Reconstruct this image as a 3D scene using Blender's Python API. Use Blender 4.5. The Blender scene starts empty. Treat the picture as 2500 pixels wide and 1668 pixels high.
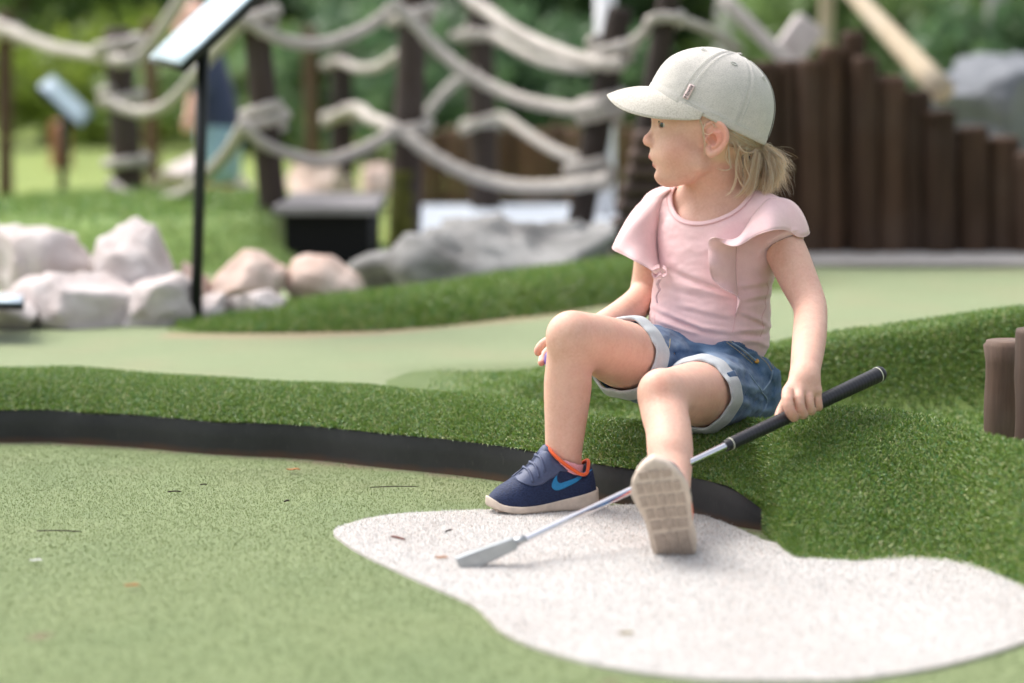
import bpy, math, random
import numpy as np
from mathutils import Vector, Matrix

rng = np.random.default_rng(7)
random.seed(7)
scene = bpy.context.scene
COL = scene.collection

# ------------------------------------------------------------------ camera
FPX = 85.0 / 36.0 * 2500.0          # focal length in photograph pixels
TILT = math.atan((834.0 - 114.0) / FPX)
CAM_H = 0.71
cam_data = bpy.data.cameras.new('camera')
cam_data.lens = 85.0
cam_data.sensor_width = 36.0
cam_data.clip_start = 0.05
cam_data.clip_end = 900.0
cam_data.dof.use_dof = True
cam_data.dof.focus_distance = 3.80
cam_data.dof.aperture_fstop = 2.0
cam = bpy.data.objects.new('camera', cam_data)
COL.objects.link(cam)
cam.location = (0.0, 0.0, CAM_H)
cam.rotation_euler = (math.radians(90.0) - TILT, 0.0, 0.0)
scene.camera = cam

# ------------------------------------------------------------------ sky and sun
SUN_ELEV = math.radians(56.0)
SUN_FROM = Vector((-0.80, 0.60, 0.0)).normalized()      # where the light comes from, seen in plan
world = bpy.data.worlds.new('World')
scene.world = world
world.use_nodes = True
wn = world.node_tree.nodes
wl = world.node_tree.links
wn.clear()
w_out = wn.new('ShaderNodeOutputWorld')
w_bg = wn.new('ShaderNodeBackground')
w_sky = wn.new('ShaderNodeTexSky')
w_sky.sky_type = 'NISHITA'
w_sky.sun_disc = False
w_sky.sun_elevation = SUN_ELEV
w_sky.sun_rotation = math.atan2(SUN_FROM.x, SUN_FROM.y)
w_sky.air_density = 1.0
w_sky.dust_density = 6.0
w_sky.ozone_density = 1.0
w_bg.inputs['Strength'].default_value = 0.15
w_hs = wn.new('ShaderNodeHueSaturation')            # thin cloud: the blue is washed out evenly
w_hs.inputs['Saturation'].default_value = 0.40
wl.new(w_sky.outputs['Color'], w_hs.inputs['Color'])
wl.new(w_hs.outputs['Color'], w_bg.inputs['Color'])
wl.new(w_bg.outputs['Background'], w_out.inputs['Surface'])

sun_data = bpy.data.lights.new('sun', 'SUN')
sun_data.energy = 0.85
sun_data.angle = math.radians(40.0)
sun_data.color = (1.0, 0.965, 0.91)
sun = bpy.data.objects.new('sun', sun_data)
COL.objects.link(sun)
sun_dir = Vector((SUN_FROM.x * math.cos(SUN_ELEV), SUN_FROM.y * math.cos(SUN_ELEV), math.sin(SUN_ELEV)))
sun.rotation_euler = sun_dir.to_track_quat('Z', 'Y').to_euler()

scene.render.engine = 'CYCLES'
scene.cycles.use_denoising = True
scene.cycles.max_bounces = 8
scene.cycles.transparent_max_bounces = 4
scene.view_settings.view_transform = 'Standard'
scene.view_settings.look = 'None'
scene.view_settings.exposure = 1.09
scene.view_settings.gamma = 1.0
scene.view_settings.use_curve_mapping = False


# ------------------------------------------------------------------ measuring helpers
_fw = np.array([0.0, math.cos(TILT), -math.sin(TILT)])
_up = np.array([0.0, math.sin(TILT), math.cos(TILT)])
_rt = np.array([1.0, 0.0, 0.0])


def ray(px, py):
    return _fw + _rt * ((px - 1250.0) / FPX) + _up * ((834.0 - py) / FPX)


def W(px, py, d):
    """World point at horizontal distance d from the camera along a sight line of the photograph."""
    r = ray(px, py)
    return np.array([0.0, 0.0, CAM_H]) + r * (d / r[1])


def G(px, py, z=0.0):
    """World point where a sight line meets the level z."""
    r = ray(px, py)
    return np.array([0.0, 0.0, CAM_H]) + r * ((z - CAM_H) / r[2])


def R(px, d):
    return px * d / FPX


def catmull(pts, n):
    """Smooth curve through pts (k, m), n samples."""
    pts = np.asarray(pts, float)
    k = len(pts)
    ext = np.vstack([2 * pts[0] - pts[1], pts, 2 * pts[-1] - pts[-2]])
    t = np.linspace(0, k - 1, n)
    i = np.minimum(t.astype(int), k - 2)
    f = (t - i)[:, None]
    p0, p1, p2, p3 = ext[i], ext[i + 1], ext[i + 2], ext[i + 3]
    return 0.5 * ((2 * p1) + (-p0 + p2) * f + (2 * p0 - 5 * p1 + 4 * p2 - p3) * f ** 2 + (-p0 + 3 * p1 - 3 * p2 + p3) * f ** 3)


def catmull_closed(pts, n):
    pts = np.asarray(pts, float)
    k = len(pts)
    t = np.arange(n) / n * k
    i = t.astype(int)
    f = (t - i)[:, None]
    p0, p1, p2, p3 = pts[(i - 1) % k], pts[i % k], pts[(i + 1) % k], pts[(i + 2) % k]
    return 0.5 * ((2 * p1) + (-p0 + p2) * f + (2 * p0 - 5 * p1 + 4 * p2 - p3) * f ** 2 + (-p0 + 3 * p1 - 3 * p2 + p3) * f ** 3)


def sstep(a, b, x):
    t = np.clip((x - a) / (b - a), 0, 1)
    return t * t * (3 - 2 * t)


_noise_tab = np.random.default_rng(3).random((64, 64, 64)).astype(np.float32)


def vnoise(p):
    """Smooth value noise at points p (n, 3), range about -1..1."""
    p = np.asarray(p, float)
    i = np.floor(p).astype(int)
    f = p - i
    f = f * f * (3 - 2 * f)
    out = 0
    for dx in (0, 1):
        for dy in (0, 1):
            for dz in (0, 1):
                w = (f[:, 0] if dx else 1 - f[:, 0]) * (f[:, 1] if dy else 1 - f[:, 1]) * (f[:, 2] if dz else 1 - f[:, 2])
                out = out + w * _noise_tab[(i[:, 0] + dx) % 64, (i[:, 1] + dy) % 64, (i[:, 2] + dz) % 64]
    return out * 2 - 1


def fbm(p, octaves=4):
    s, a = 0, 1.0
    p = np.asarray(p, float)
    for o in range(octaves):
        s = s + a * vnoise(p * (2 ** o) + o * 17.3)
        a *= 0.5
    return s


# ------------------------------------------------------------------ scene-object helpers
def mesh_from(verts, faces, smooth=True):
    me = bpy.data.meshes.new('mesh')
    verts = np.asarray(verts, np.float32)
    if isinstance(faces, np.ndarray):
        n, k = faces.shape
        me.vertices.add(len(verts))
        me.vertices.foreach_set('co', verts.ravel())
        me.loops.add(n * k)
        me.loops.foreach_set('vertex_index', faces.astype(np.int32).ravel())
        me.polygons.add(n)
        me.polygons.foreach_set('loop_start', np.arange(0, n * k, k, dtype=np.int32))
        me.polygons.foreach_set('loop_total', np.full(n, k, np.int32))
        me.update(calc_edges=True)
    else:
        me.from_pydata(verts.tolist(), [], faces)
        me.update()
    if smooth:
        me.polygons.foreach_set('use_smooth', np.ones(len(me.polygons), bool))
    return me


def obj(name, me, material=None, parent=None, label=None, category=None, group=None, kind=None):
    o = bpy.data.objects.new(name, me)
    COL.objects.link(o)
    if me is not None:
        me.name = name
        if material is not None:
            me.materials.append(material)
    if parent is not None:
        o.parent = parent
        o.matrix_parent_inverse = parent.matrix_basis.inverted()
    if label:
        o['label'] = label
    if category:
        o['category'] = category
    if group:
        o['group'] = group
    if kind:
        o['kind'] = kind
    return o


def empty(name, loc, label=None, category=None, group=None):
    o = bpy.data.objects.new(name, None)
    COL.objects.link(o)
    o.location = Vector(loc)
    o.empty_display_size = 0.05
    if label:
        o['label'] = label
    if category:
        o['category'] = category
    if group:
        o['group'] = group
    return o


def join_data(parts):
    """parts: list of (verts, faces ndarray of one width) -> joined"""
    V, Fc, off = [], [], 0
    for v, f in parts:
        V.append(np.asarray(v, float))
        Fc.append(np.asarray(f) + off)
        off += len(v)
    return np.vstack(V), np.vstack(Fc)


def grid_faces(nu, nv, close_u=False, close_v=False):
    iu = np.arange(nu if close_u else nu - 1)
    iv = np.arange(nv if close_v else nv - 1)
    a, b = np.meshgrid(iu, iv, indexing='ij')
    a = a.ravel()
    b = b.ravel()
    a1 = (a + 1) % nu
    b1 = (b + 1) % nv
    return np.stack([a * nv + b, a1 * nv + b, a1 * nv + b1, a * nv + b1], 1)


def frames(path):
    """Rotation-minimising frames along a path (n, 3): tangent, normal, binormal."""
    path = np.asarray(path, float)
    t = np.gradient(path, axis=0)
    t /= np.linalg.norm(t, axis=1)[:, None] + 1e-12
    n = np.zeros_like(t)
    a = np.array([0, 0, 1.0]) if abs(t[0, 2]) < 0.9 else np.array([1.0, 0, 0])
    v = a - t[0] * a.dot(t[0])
    n[0] = v / np.linalg.norm(v)
    for i in range(1, len(t)):
        v = n[i - 1] - t[i] * n[i - 1].dot(t[i])
        n[i] = v / (np.linalg.norm(v) + 1e-12)
    return t, n, np.cross(t, n)


def tube(path, rad, seg=12, closed=False, cap=True, flat=1.0):
    """Swept tube; rad scalar or per point; quads only (caps as collapsed rings)."""
    path = np.asarray(path, float)
    if cap and not closed:
        e0 = path[0] + (path[0] - path[1]) * 1e-4
        e1 = path[-1] + (path[-1] - path[-2]) * 1e-4
        rad = np.broadcast_to(np.asarray(rad, float), (len(path),)).copy()
        rad = np.concatenate([[1e-6], rad, [1e-6]])
        path = np.vstack([e0, path, e1])
        t, n, b = frames(path)
        t[0], n[0], b[0] = t[1], n[1], b[1]
        t[-1], n[-1], b[-1] = t[-2], n[-2], b[-2]
    else:
        rad = np.broadcast_to(np.asarray(rad, float), (len(path),))
        t, n, b = frames(path)
    a = np.arange(seg) / seg * 2 * math.pi
    v = path[:, None, :] + rad[:, None, None] * (np.cos(a)[None, :, None] * n[:, None, :] + flat * np.sin(a)[None, :, None] * b[:, None, :])
    return v.reshape(-1, 3), grid_faces(len(path), seg, closed, True)


def box(lo, hi, bev=0.0):
    """Box with bevelled (chamfered) edges as verts, faces (mixed list)."""
    import bmesh
    bm = bmesh.new()
    bmesh.ops.create_cube(bm, size=1.0)
    lo = np.asarray(lo, float)
    hi = np.asarray(hi, float)
    for v in bm.verts:
        v.co = Vector((lo + hi) / 2 + np.array(v.co) * (hi - lo))
    if bev > 0:
        bmesh.ops.bevel(bm, geom=list(bm.edges), offset=bev, segments=2, affect='EDGES', profile=0.6)
    v = [tuple(x.co) for x in bm.verts]
    bm.verts.index_update()
    f = [[x.index for x in fc.verts] for fc in bm.faces]
    bm.free()
    return np.array(v), f


def solid(verts_grid, thick):
    """Turn an (nu, nv, 3) sheet into a closed thin solid. Returns verts, quad faces."""
    g = np.asarray(verts_grid, float)
    nu, nv, _ = g.shape
    du = np.gradient(g, axis=0)
    dv = np.gradient(g, axis=1)
    n = np.cross(du, dv)
    n /= np.linalg.norm(n, axis=2)[:, :, None] + 1e-12
    top = (g + n * thick / 2).reshape(-1, 3)
    bot = (g - n * thick / 2).reshape(-1, 3)
    f = grid_faces(nu, nv)
    N = nu * nv
    rim = [i * nv for i in range(nu)] + [(nu - 1) * nv + j for j in range(1, nv)] + [i * nv + nv - 1 for i in range(nu - 2, -1, -1)] + [j for j in range(nv - 2, 0, -1)]
    rim = np.array(rim)
    r2 = np.roll(rim, -1)
    side = np.stack([rim, rim + N, r2 + N, r2], 1)
    return np.vstack([top, bot]), np.vstack([f, f[:, ::-1] + N, side])


# ------------------------------------------------------------------ distance-field modelling
class Prim:
    """fn(P) -> distance; c, rad: bounding sphere of the shape."""
    def __init__(s, fn, c, rad):
        s.fn, s.c, s.rad = fn, np.asarray(c, float), float(rad)


def p_chain(pts, radii):
    """Chain of tapered capsules through pts."""
    pts = np.asarray(pts, np.float32)
    radii = np.asarray(radii, np.float32)

    def fn(P):
        d = np.full(len(P), 1e3, np.float32)
        pc = P[len(P) // 2] if len(P) < 4 else (P.min(0) + P.max(0)) / 2
        pr = np.sqrt(((P.max(0) - P.min(0)) ** 2).sum()) / 2
        A, AB = pts[:-1], np.diff(pts, axis=0)
        t = np.clip(((pc - A) * AB).sum(1) / ((AB * AB).sum(1) + 1e-12), 0, 1)
        sd = np.linalg.norm(pc - A - t[:, None] * AB, axis=1) - (radii[:-1] + t * np.diff(radii))
        use = np.nonzero(sd <= sd.min() + 2 * pr + 0.004)[0]
        for i in use:
            a, b = pts[i], pts[i + 1]
            ab = b - a
            t = np.clip(((P - a) @ ab) / (ab @ ab + 1e-12), 0, 1)
            q = P - a - t[:, None] * ab
            dd = np.sqrt(np.einsum('ij,ij->i', q, q)) - (radii[i] + t * (radii[i + 1] - radii[i]))
            d = np.minimum(d, dd)
        return d
    c = pts.mean(0)
    return Prim(fn, c, np.max(np.linalg.norm(pts - c, axis=1) + radii))


def p_limb(ctrl, n=14):
    """ctrl rows: x, y, z, r; smooth tapered limb."""
    s = catmull(np.asarray(ctrl, float), n)
    return p_chain(s[:, :3], np.maximum(s[:, 3], 1e-4))


def p_ell(c, r, M=None):
    """Ellipsoid; M rows are its axes."""
    c = np.asarray(c, np.float32)
    r = np.asarray(r, np.float32)
    MT = None if M is None else np.asarray(M, np.float32).T

    def fn(P):
        q = P - c
        if M is not None:
            q = q @ MT
        k0 = np.sqrt(((q / r) ** 2).sum(1))
        k1 = np.sqrt(((q / (r * r)) ** 2).sum(1)) + 1e-9
        return k0 * (k0 - 1.0) / k1
    return Prim(fn, c, r.max())


def smin(a, b, k):
    h = np.maximum(k - np.abs(a - b), 0) / k
    return np.minimum(a, b) - h * h * k * 0.25


class Group:
    """Smooth union of prims/groups (k), then smooth cuts."""
    def __init__(s, items, k, cuts=(), kc=0.002):
        s.items, s.k, s.cuts, s.kc = items, k, list(cuts), kc
        cs = np.array([i.c for i in items])
        s.c = cs.mean(0)
        s.rad = max(np.linalg.norm(i.c - s.c) + i.rad for i in items)

    def near(s, c, r):
        return [i for i in s.items if np.linalg.norm(i.c - c) - i.rad - r < 0.03]

    def ev(s, P, c, r):
        d = None
        for i in s.near(c, r):
            di = i.ev(P, c, r) if isinstance(i, Group) else i.fn(P)
            d = di if d is None else smin(d, di, s.k)
        if d is None:
            return np.full(len(P), 0.05)
        for q in s.cuts:
            if np.linalg.norm(q.c - c) - q.rad - r < 0.02:
                d = -smin(-d, q.fn(P), s.kc)
        return d


def relax(verts, faces, it, weight):
    """Extra smoothing of a quad mesh where weight > 0."""
    n = len(verts)
    a = np.concatenate([faces[:, i] for i in range(4)] + [faces[:, (i + 1) % 4] for i in range(4)])
    b = np.concatenate([faces[:, (i + 1) % 4] for i in range(4)] + [faces[:, i] for i in range(4)])
    c = np.maximum(np.bincount(a, minlength=n), 1)[:, None]
    w = (0.5 * weight)[:, None]
    for _ in range(it):
        s = np.stack([np.bincount(a, verts[b, k], minlength=n) for k in range(3)], 1)
        verts = verts * (1 - w) + w * s / c
    return verts


def sdf_mesh(group, lo, hi, h, post=None, smooth_it=2):
    """Sparse surface nets of group inside the box lo..hi with cell size h."""
    lo = np.asarray(lo, np.float32)
    hi = np.asarray(hi, np.float32)
    h = np.float32(h)
    n = np.ceil((hi - lo) / h).astype(int) + 2
    B = 10
    nb = np.ceil(n / B).astype(int)
    chunks_idx, chunks_val = [], []
    s1, s2 = int(n[1]) + B * 2, int(n[2]) + B * 2
    bx, by, bz = np.meshgrid(*[np.arange(k) for k in nb], indexing='ij')
    cen = lo + (np.stack([bx.ravel(), by.ravel(), bz.ravel()], 1) * B + B / 2) * h
    rad = B * h * 0.87

    def EV(P, c, r):
        d = group.ev(P, c, r)
        return post(P, d) if post is not None else d
    # coarse test in slabs
    d0 = np.full(len(cen), 9.0)
    order = np.arange(len(cen))
    sb = 6
    key = (bx.ravel() // sb) * 10000 + (by.ravel() // sb) * 100 + bz.ravel() // sb
    for kk in np.unique(key):
        m = key == kk
        p = cen[m]
        c = p.mean(0)
        d0[m] = EV(p, c, np.max(np.linalg.norm(p - c, axis=1)) + rad)
    act = np.abs(d0) < rad * 1.12 + 0.002
    loc = np.stack(np.meshgrid(np.arange(B + 1), np.arange(B + 1), np.arange(B + 1), indexing='ij'), -1).reshape(-1, 3)
    for b in np.nonzero(act)[0]:
        base = np.array([bx.ravel()[b], by.ravel()[b], bz.ravel()[b]]) * B
        g = base + loc
        P = lo + g.astype(np.float32) * h
        v = EV(P, cen[b], rad)
        if v.min() > 0 or v.max() < 0:
            continue
        chunks_idx.append((g[:, 0].astype(np.int64) * s1 + g[:, 1]) * s2 + g[:, 2])
        chunks_val.append(v.astype(np.float32))
    idx = np.concatenate(chunks_idx)
    val = np.concatenate(chunks_val)
    idx, first = np.unique(idx, return_index=True)
    val = val[first]
    val[val == 0] = 1e-7

    def look(k):
        p = np.searchsorted(idx, k)
        p = np.minimum(p, len(idx) - 1)
        return p, idx[p] == k
    offs = [(0, 0, 0), (1, 0, 0), (0, 1, 0), (1, 1, 0), (0, 0, 1), (1, 0, 1), (0, 1, 1), (1, 1, 1)]
    lin = [(o[0] * s1 + o[1]) * s2 + o[2] for o in offs]
    ok = np.ones(len(idx), bool)
    cv = np.zeros((len(idx), 8), np.float32)
    for j, l in enumerate(lin):
        p, e = look(idx + l)
        ok &= e
        cv[:, j] = val[p]
    sg = cv < 0
    mixed = ok & (sg.any(1)) & (~sg.all(1))
    cidx = idx[mixed]
    cv = cv[mixed]
    offa = np.array(offs, float)
    acc = np.zeros((len(cidx), 3))
    cnt = np.zeros(len(cidx))
    for a in range(8):
        for b in range(a + 1, 8):
            if np.abs(offa[a] - offa[b]).sum() != 1:
                continue
            cr = (cv[:, a] < 0) != (cv[:, b] < 0)
            t = np.where(cr, cv[:, a] / (cv[:, a] - cv[:, b] + 1e-20), 0)
            acc += np.where(cr[:, None], offa[a] + t[:, None] * (offa[b] - offa[a]), 0)
            cnt += cr
    gi = np.stack([cidx // (s1 * s2), (cidx // s2) % s1, cidx % s2], 1)
    verts = lo + (gi + acc / cnt[:, None]) * h
    # faces
    order = np.argsort(cidx)
    sc = cidx[order]

    def cell(k):
        p = np.minimum(np.searchsorted(sc, k), len(sc) - 1)
        return order[p], sc[p] == k
    faces = []
    stride = (s1 * s2, s2, 1)
    for ax in range(3):
        p1, e1 = look(idx + stride[ax])
        cr = e1 & ((val < 0) != (val[p1] < 0))
        k = idx[cr]
        inside_first = val[cr] < 0
        u, w = stride[(ax + 1) % 3], stride[(ax + 2) % 3]
        q = [cell(k - u - w), cell(k - w), cell(k), cell(k - u)]
        good = q[0][1] & q[1][1] & q[2][1] & q[3][1]
        f = np.stack([x[0] for x in q], 1)
        f = np.where(inside_first[:, None], f, f[:, ::-1])
        faces.append(f[good])
    faces = np.vstack(faces)
    return relax(verts, faces, smooth_it, np.ones(len(verts))), faces


# ------------------------------------------------------------------ materials
class NT:
    def __init__(s, name):
        s.m = bpy.data.materials.new(name)
        s.m.use_nodes = True
        s.t = s.m.node_tree
        s.t.nodes.clear()
        s.out = s.n('ShaderNodeOutputMaterial')
        s.b = s.n('ShaderNodeBsdfPrincipled')
        s.l(s.b.outputs[0], s.out.inputs['Surface'])

    def n(s, typ, **kw):
        x = s.t.nodes.new(typ)
        for k, v in kw.items():
            setattr(x, k, v)
        return x

    def l(s, a, b):
        s.t.links.new(a, b)

    def coords(s, scale=(1, 1, 1), kind='Object'):
        tc = s.n('ShaderNodeTexCoord')
        mp = s.n('ShaderNodeMapping')
        mp.inputs['Scale'].default_value = scale
        s.l(tc.outputs[kind], mp.inputs['Vector'])
        return mp.outputs['Vector']

    def noise(s, scale, detail=4, rough=0.55, vec=None, dist=0.0):
        x = s.n('ShaderNodeTexNoise')
        x.inputs['Scale'].default_value = scale
        x.inputs['Detail'].default_value = detail
        x.inputs['Roughness'].default_value = rough
        x.inputs['Distortion'].default_value = dist
        s.l(vec if vec is not None else s.coords(), x.inputs['Vector'])
        return x.outputs['Fac']

    def ramp(s, fac, stops):
        x = s.n('ShaderNodeValToRGB')
        e = x.color_ramp.elements
        while len(e) < len(stops):
            e.new(0.5)
        for i, (p, c) in enumerate(stops):
            e[i].position = p
            e[i].color = (c[0], c[1], c[2], 1)
        s.l(fac, x.inputs['Fac'])
        return x.outputs['Color']

    def mix(s, fac, a, b, mode='MIX'):
        x = s.n('ShaderNodeMix', data_type='RGBA', blend_type=mode)
        for sock, v in ((x.inputs[0], fac), (x.inputs[6], a), (x.inputs[7], b)):
            if hasattr(v, 'node'):
                s.l(v, sock)
            elif isinstance(v, (int, float)):
                sock.default_value = v
            else:
                sock.default_value = (v[0], v[1], v[2], 1)
        return x.outputs[2]

    def col(s, v):
        if hasattr(v, 'node'):
            s.l(v, s.b.inputs['Base Color'])
        else:
            s.b.inputs['Base Color'].default_value = (v[0], v[1], v[2], 1)
        return s

    def set(s, **kw):
        for k, v in kw.items():
            s.b.inputs[k.replace('_', ' ')].default_value = v
        return s

    def bump(s, h, strength=0.3, dist=0.002, prev=None):
        x = s.n('ShaderNodeBump')
        x.inputs['Strength'].default_value = strength
        x.inputs['Distance'].default_value = dist
        s.l(h, x.inputs['Height'])
        if prev is not None:
            s.l(prev, x.inputs['Normal'])
        s.l(x.outputs['Normal'], s.b.inputs['Normal'])
        return x.outputs['Normal']

    def island(s):
        g = s.n('ShaderNodeNewGeometry')
        return g.outputs['Random Per Island']


def m_simple(name, color, rough=0.6, spec=0.5, metal=0.0, nscale=None, namp=0.15, bump=None):
    t = NT(name)
    t.set(Roughness=rough, Metallic=metal, Specular_IOR_Level=spec)
    if nscale:
        f = t.noise(nscale)
        c = t.ramp(f, [(0.3, [x * (1 - namp) for x in color]), (0.7, [min(1, x * (1 + namp)) for x in color])])
        t.col(c)
        if bump:
            t.bump(f, bump[0], bump[1])
    else:
        t.col(color)
    return t.m


# skin
t = NT('skin')
v = t.coords()
n1 = t.noise(26, 3, 0.5, v)
n2 = t.noise(240, 3, 0.6, v)
c = t.ramp(n1, [(0.30, (0.68, 0.395, 0.305)), (0.52, (0.745, 0.46, 0.36)), (0.74, (0.71, 0.405, 0.325))])
n3 = t.noise(75, 4, 0.65, v)
c = t.mix(0.20, c, t.ramp(n2, [(0.3, (0.48, 0.24, 0.17)), (0.7, (0.82, 0.56, 0.43))]))
c = t.mix(0.12, c, t.ramp(n3, [(0.35, (0.58, 0.26, 0.19)), (0.65, (0.76, 0.50, 0.38))]))
blush = t.n('ShaderNodeAttribute', attribute_name='blush')
c = t.mix(blush.outputs['Fac'], c, (0.68, 0.215, 0.150))
lip = t.n('ShaderNodeAttribute', attribute_name='lip')
c = t.mix(lip.outputs['Fac'], c, (0.50, 0.135, 0.135))
sc_ = t.n('ShaderNodeAttribute', attribute_name='scalp')
c = t.mix(sc_.outputs['Fac'], c, (0.72, 0.52, 0.34))
t.col(c)
t.set(Roughness=0.56, Specular_IOR_Level=0.34, Subsurface_Weight=0.25, Subsurface_Scale=0.006)
t.b.inputs['Subsurface Radius'].default_value = (1.0, 0.36, 0.2)
t.bump(n2, 0.10, 0.0008)
M_SKIN = t.m


def m_knit(name, a, b, scale=1400.0, rough=0.85, sheen=0.25, blot=60, dens=0.5):
    t = NT(name)
    v = t.coords()
    n1 = t.noise(blot, 3, 0.5, v)
    c = t.ramp(n1, [(0.3, a), (0.72, b)])
    n2 = t.noise(scale, 2, 0.5, v)
    c = t.mix(dens, c, t.ramp(n2, [(0.35, [x * 0.80 for x in a]), (0.65, [min(1, x * 1.12) for x in b])]))
    t.col(c)
    t.set(Roughness=rough, Specular_IOR_Level=0.2, Sheen_Weight=sheen, Sheen_Roughness=0.5)
    t.bump(n2, 0.22, 0.0006)
    return t.m


M_SHIRT = m_knit('pink_jersey', (0.80, 0.535, 0.54), (0.85, 0.595, 0.60), scale=1100, dens=0.25)
M_SHIRT_SEAM = m_knit('pink_seam', (0.70, 0.40, 0.41), (0.76, 0.46, 0.47), scale=1100, dens=0.25)


def m_melange(name, base, fleck, stretch=(1, 1, 1)):
    t = NT(name)
    v = t.coords(stretch)
    n1 = t.noise(420, 3, 0.6, v)
    n2 = t.noise(1500, 2, 0.6, v)
    n3 = t.noise(30, 3, 0.5, v)
    c = t.ramp(n1, [(0.36, fleck), (0.56, base)])
    c = t.mix(0.3, c, t.ramp(n3, [(0.3, fleck), (0.7, base)]))
    c = t.mix(0.18, c, t.ramp(n2, [(0.35, fleck), (0.65, (0.86, 0.86, 0.84))]))
    t.col(c)
    t.set(Roughness=0.9, Specular_IOR_Level=0.15, Sheen_Weight=0.2)
    t.bump(n2, 0.3, 0.0007)
    return t.m


M_CAP = m_melange("cap_melange", (0.63, 0.59, 0.545), (0.40, 0.375, 0.345), (1, 1, 3.0))
M_BRIM = m_melange('brim_melange', (0.63, 0.585, 0.52), (0.42, 0.375, 0.315), (1, 1, 1))
M_CAPSEAM = m_simple('cap_seam', (0.56, 0.565, 0.54), 0.9, 0.2)

# denim
t = NT('denim')
v = t.coords()
n1 = t.noise(22, 4, 0.6, v)
n2 = t.noise(1300, 2, 0.5, v)
n3 = t.noise(700, 2, 0.5, t.coords((1, 1, 6)))
wear = t.n('ShaderNodeAttribute', attribute_name='wear')
c = t.ramp(n1, [(0.30, (0.032, 0.072, 0.16)), (0.55, (0.055, 0.120, 0.24)), (0.78, (0.11, 0.20, 0.35))])
c = t.mix(wear.outputs['Fac'], c, (0.30, 0.42, 0.57))
c = t.mix(0.35, c, t.ramp(n2, [(0.35, (0.03, 0.07, 0.16)), (0.68, (0.20, 0.30, 0.45))]))
t.col(c)
t.set(Roughness=0.85, Specular_IOR_Level=0.2, Sheen_Weight=0.15)
t.bump(n3, 0.25, 0.0008)
M_DENIM = t.m
M_CUFF = m_knit('denim_reverse', (0.42, 0.455, 0.485), (0.54, 0.57, 0.59), scale=1200, dens=0.4, sheen=0.1)
M_STITCH = m_simple('stitch_thread', (0.55, 0.46, 0.30), 0.8, 0.2)
M_DENIM_SEAM = m_knit('denim_seam', (0.22, 0.31, 0.43), (0.34, 0.43, 0.54), scale=900, dens=0.4, sheen=0.1)
M_RIVET = m_simple('brass_rivet', (0.55, 0.30, 0.08), 0.32, 0.5, 1.0)

# shoe materials
t = NT('shoe_mesh')
v = t.coords((1, 1, 1.7))
vo = t.n('ShaderNodeTexVoronoi')
vo.inputs['Scale'].default_value = 330
t.l(v, vo.inputs['Vector'])
c = t.ramp(vo.outputs['Distance'], [(0.15, (0.006, 0.011, 0.036)), (0.6, (0.013, 0.025, 0.075))])
t.col(c)
t.set(Roughness=0.72, Specular_IOR_Level=0.3, Sheen_Weight=0.1)
t.bump(vo.outputs['Distance'], 0.5, 0.0012)
M_SHOE = t.m
M_OVERLAY = m_simple('shoe_overlay', (0.060, 0.076, 0.145), 0.55, 0.4, 0, 300, 0.12, (0.15, 0.0005))
M_SWOOSH = m_simple('shoe_mark_blue', (0.010, 0.19, 0.42), 0.45, 0.4, 0, 300, 0.1)
M_ORANGE = m_knit('orange_lining', (0.83, 0.115, 0.035), (0.88, 0.16, 0.05), scale=900, dens=0.3)
M_SOLE = m_simple('sole_foam', (0.58, 0.49, 0.41), 0.7, 0.3, 0, 90, 0.10, (0.12, 0.001))
M_OUTSOLE = m_simple('outsole', (0.42, 0.345, 0.285), 0.75, 0.25, 0, 120, 0.14, (0.2, 0.001))
M_TREAD = m_simple('tread', (0.40, 0.325, 0.27), 0.8, 0.2, 0, 160, 0.16, (0.2, 0.001))
M_SOCK = m_knit('pink_sock', (0.80, 0.34, 0.40), (0.86, 0.46, 0.50), scale=700, dens=0.5)

# hair
t = NT('blond_hair')
c = t.ramp(t.island(), [(0.0, (0.72, 0.50, 0.30)), (0.25, (0.92, 0.76, 0.55)), (0.7, (0.97, 0.87, 0.71)), (1.0, (0.98, 0.94, 0.86))])
t.col(c)
t.set(Roughness=0.38, Specular_IOR_Level=0.55, Subsurface_Weight=0.0)
tr = t.n('ShaderNodeBsdfTranslucent')
t.l(c, tr.inputs['Color'])
mx = t.n('ShaderNodeMixShader')
mx.inputs[0].default_value = 0.5
t.l(t.b.outputs[0], mx.inputs[1])
t.l(tr.outputs[0], mx.inputs[2])
t.l(mx.outputs[0], t.out.inputs['Surface'])
M_HAIR = t.m
M_SCALP = m_simple('scalp_hair', (0.50, 0.36, 0.22), 0.6, 0.3, 0, 200, 0.3)
M_LASH = m_simple('lash', (0.10, 0.06, 0.04), 0.7)
M_EYEWHITE = m_simple('eye_white', (0.72, 0.70, 0.68), 0.15, 0.5)
M_IRIS = m_simple('iris', (0.030, 0.045, 0.050), 0.08, 0.6)
M_MOUTH = m_simple('mouth_dark', (0.10, 0.02, 0.02), 0.5)

# putter
M_CHROME = m_simple('polished_steel', (0.72, 0.72, 0.76), 0.13, 0.5, 1.0)
M_PUTTER = m_simple('cast_steel', (0.40, 0.42, 0.43), 0.38, 0.5, 0.9, 60, 0.12)
t = NT('grip_rubber')
n2 = t.noise(900, 2)
t.col(t.ramp(n2, [(0.3, (0.010, 0.010, 0.014)), (0.7, (0.022, 0.022, 0.028))]))
t.set(Roughness=0.42, Specular_IOR_Level=0.5)
t.bump(n2, 0.2, 0.0005)
M_GRIP = t.m
M_RING = m_simple('grip_ring', (0.62, 0.62, 0.50), 0.5)
M_BALL = m_simple('purple_ball', (0.16, 0.10, 0.42), 0.35, 0.5)


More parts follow.
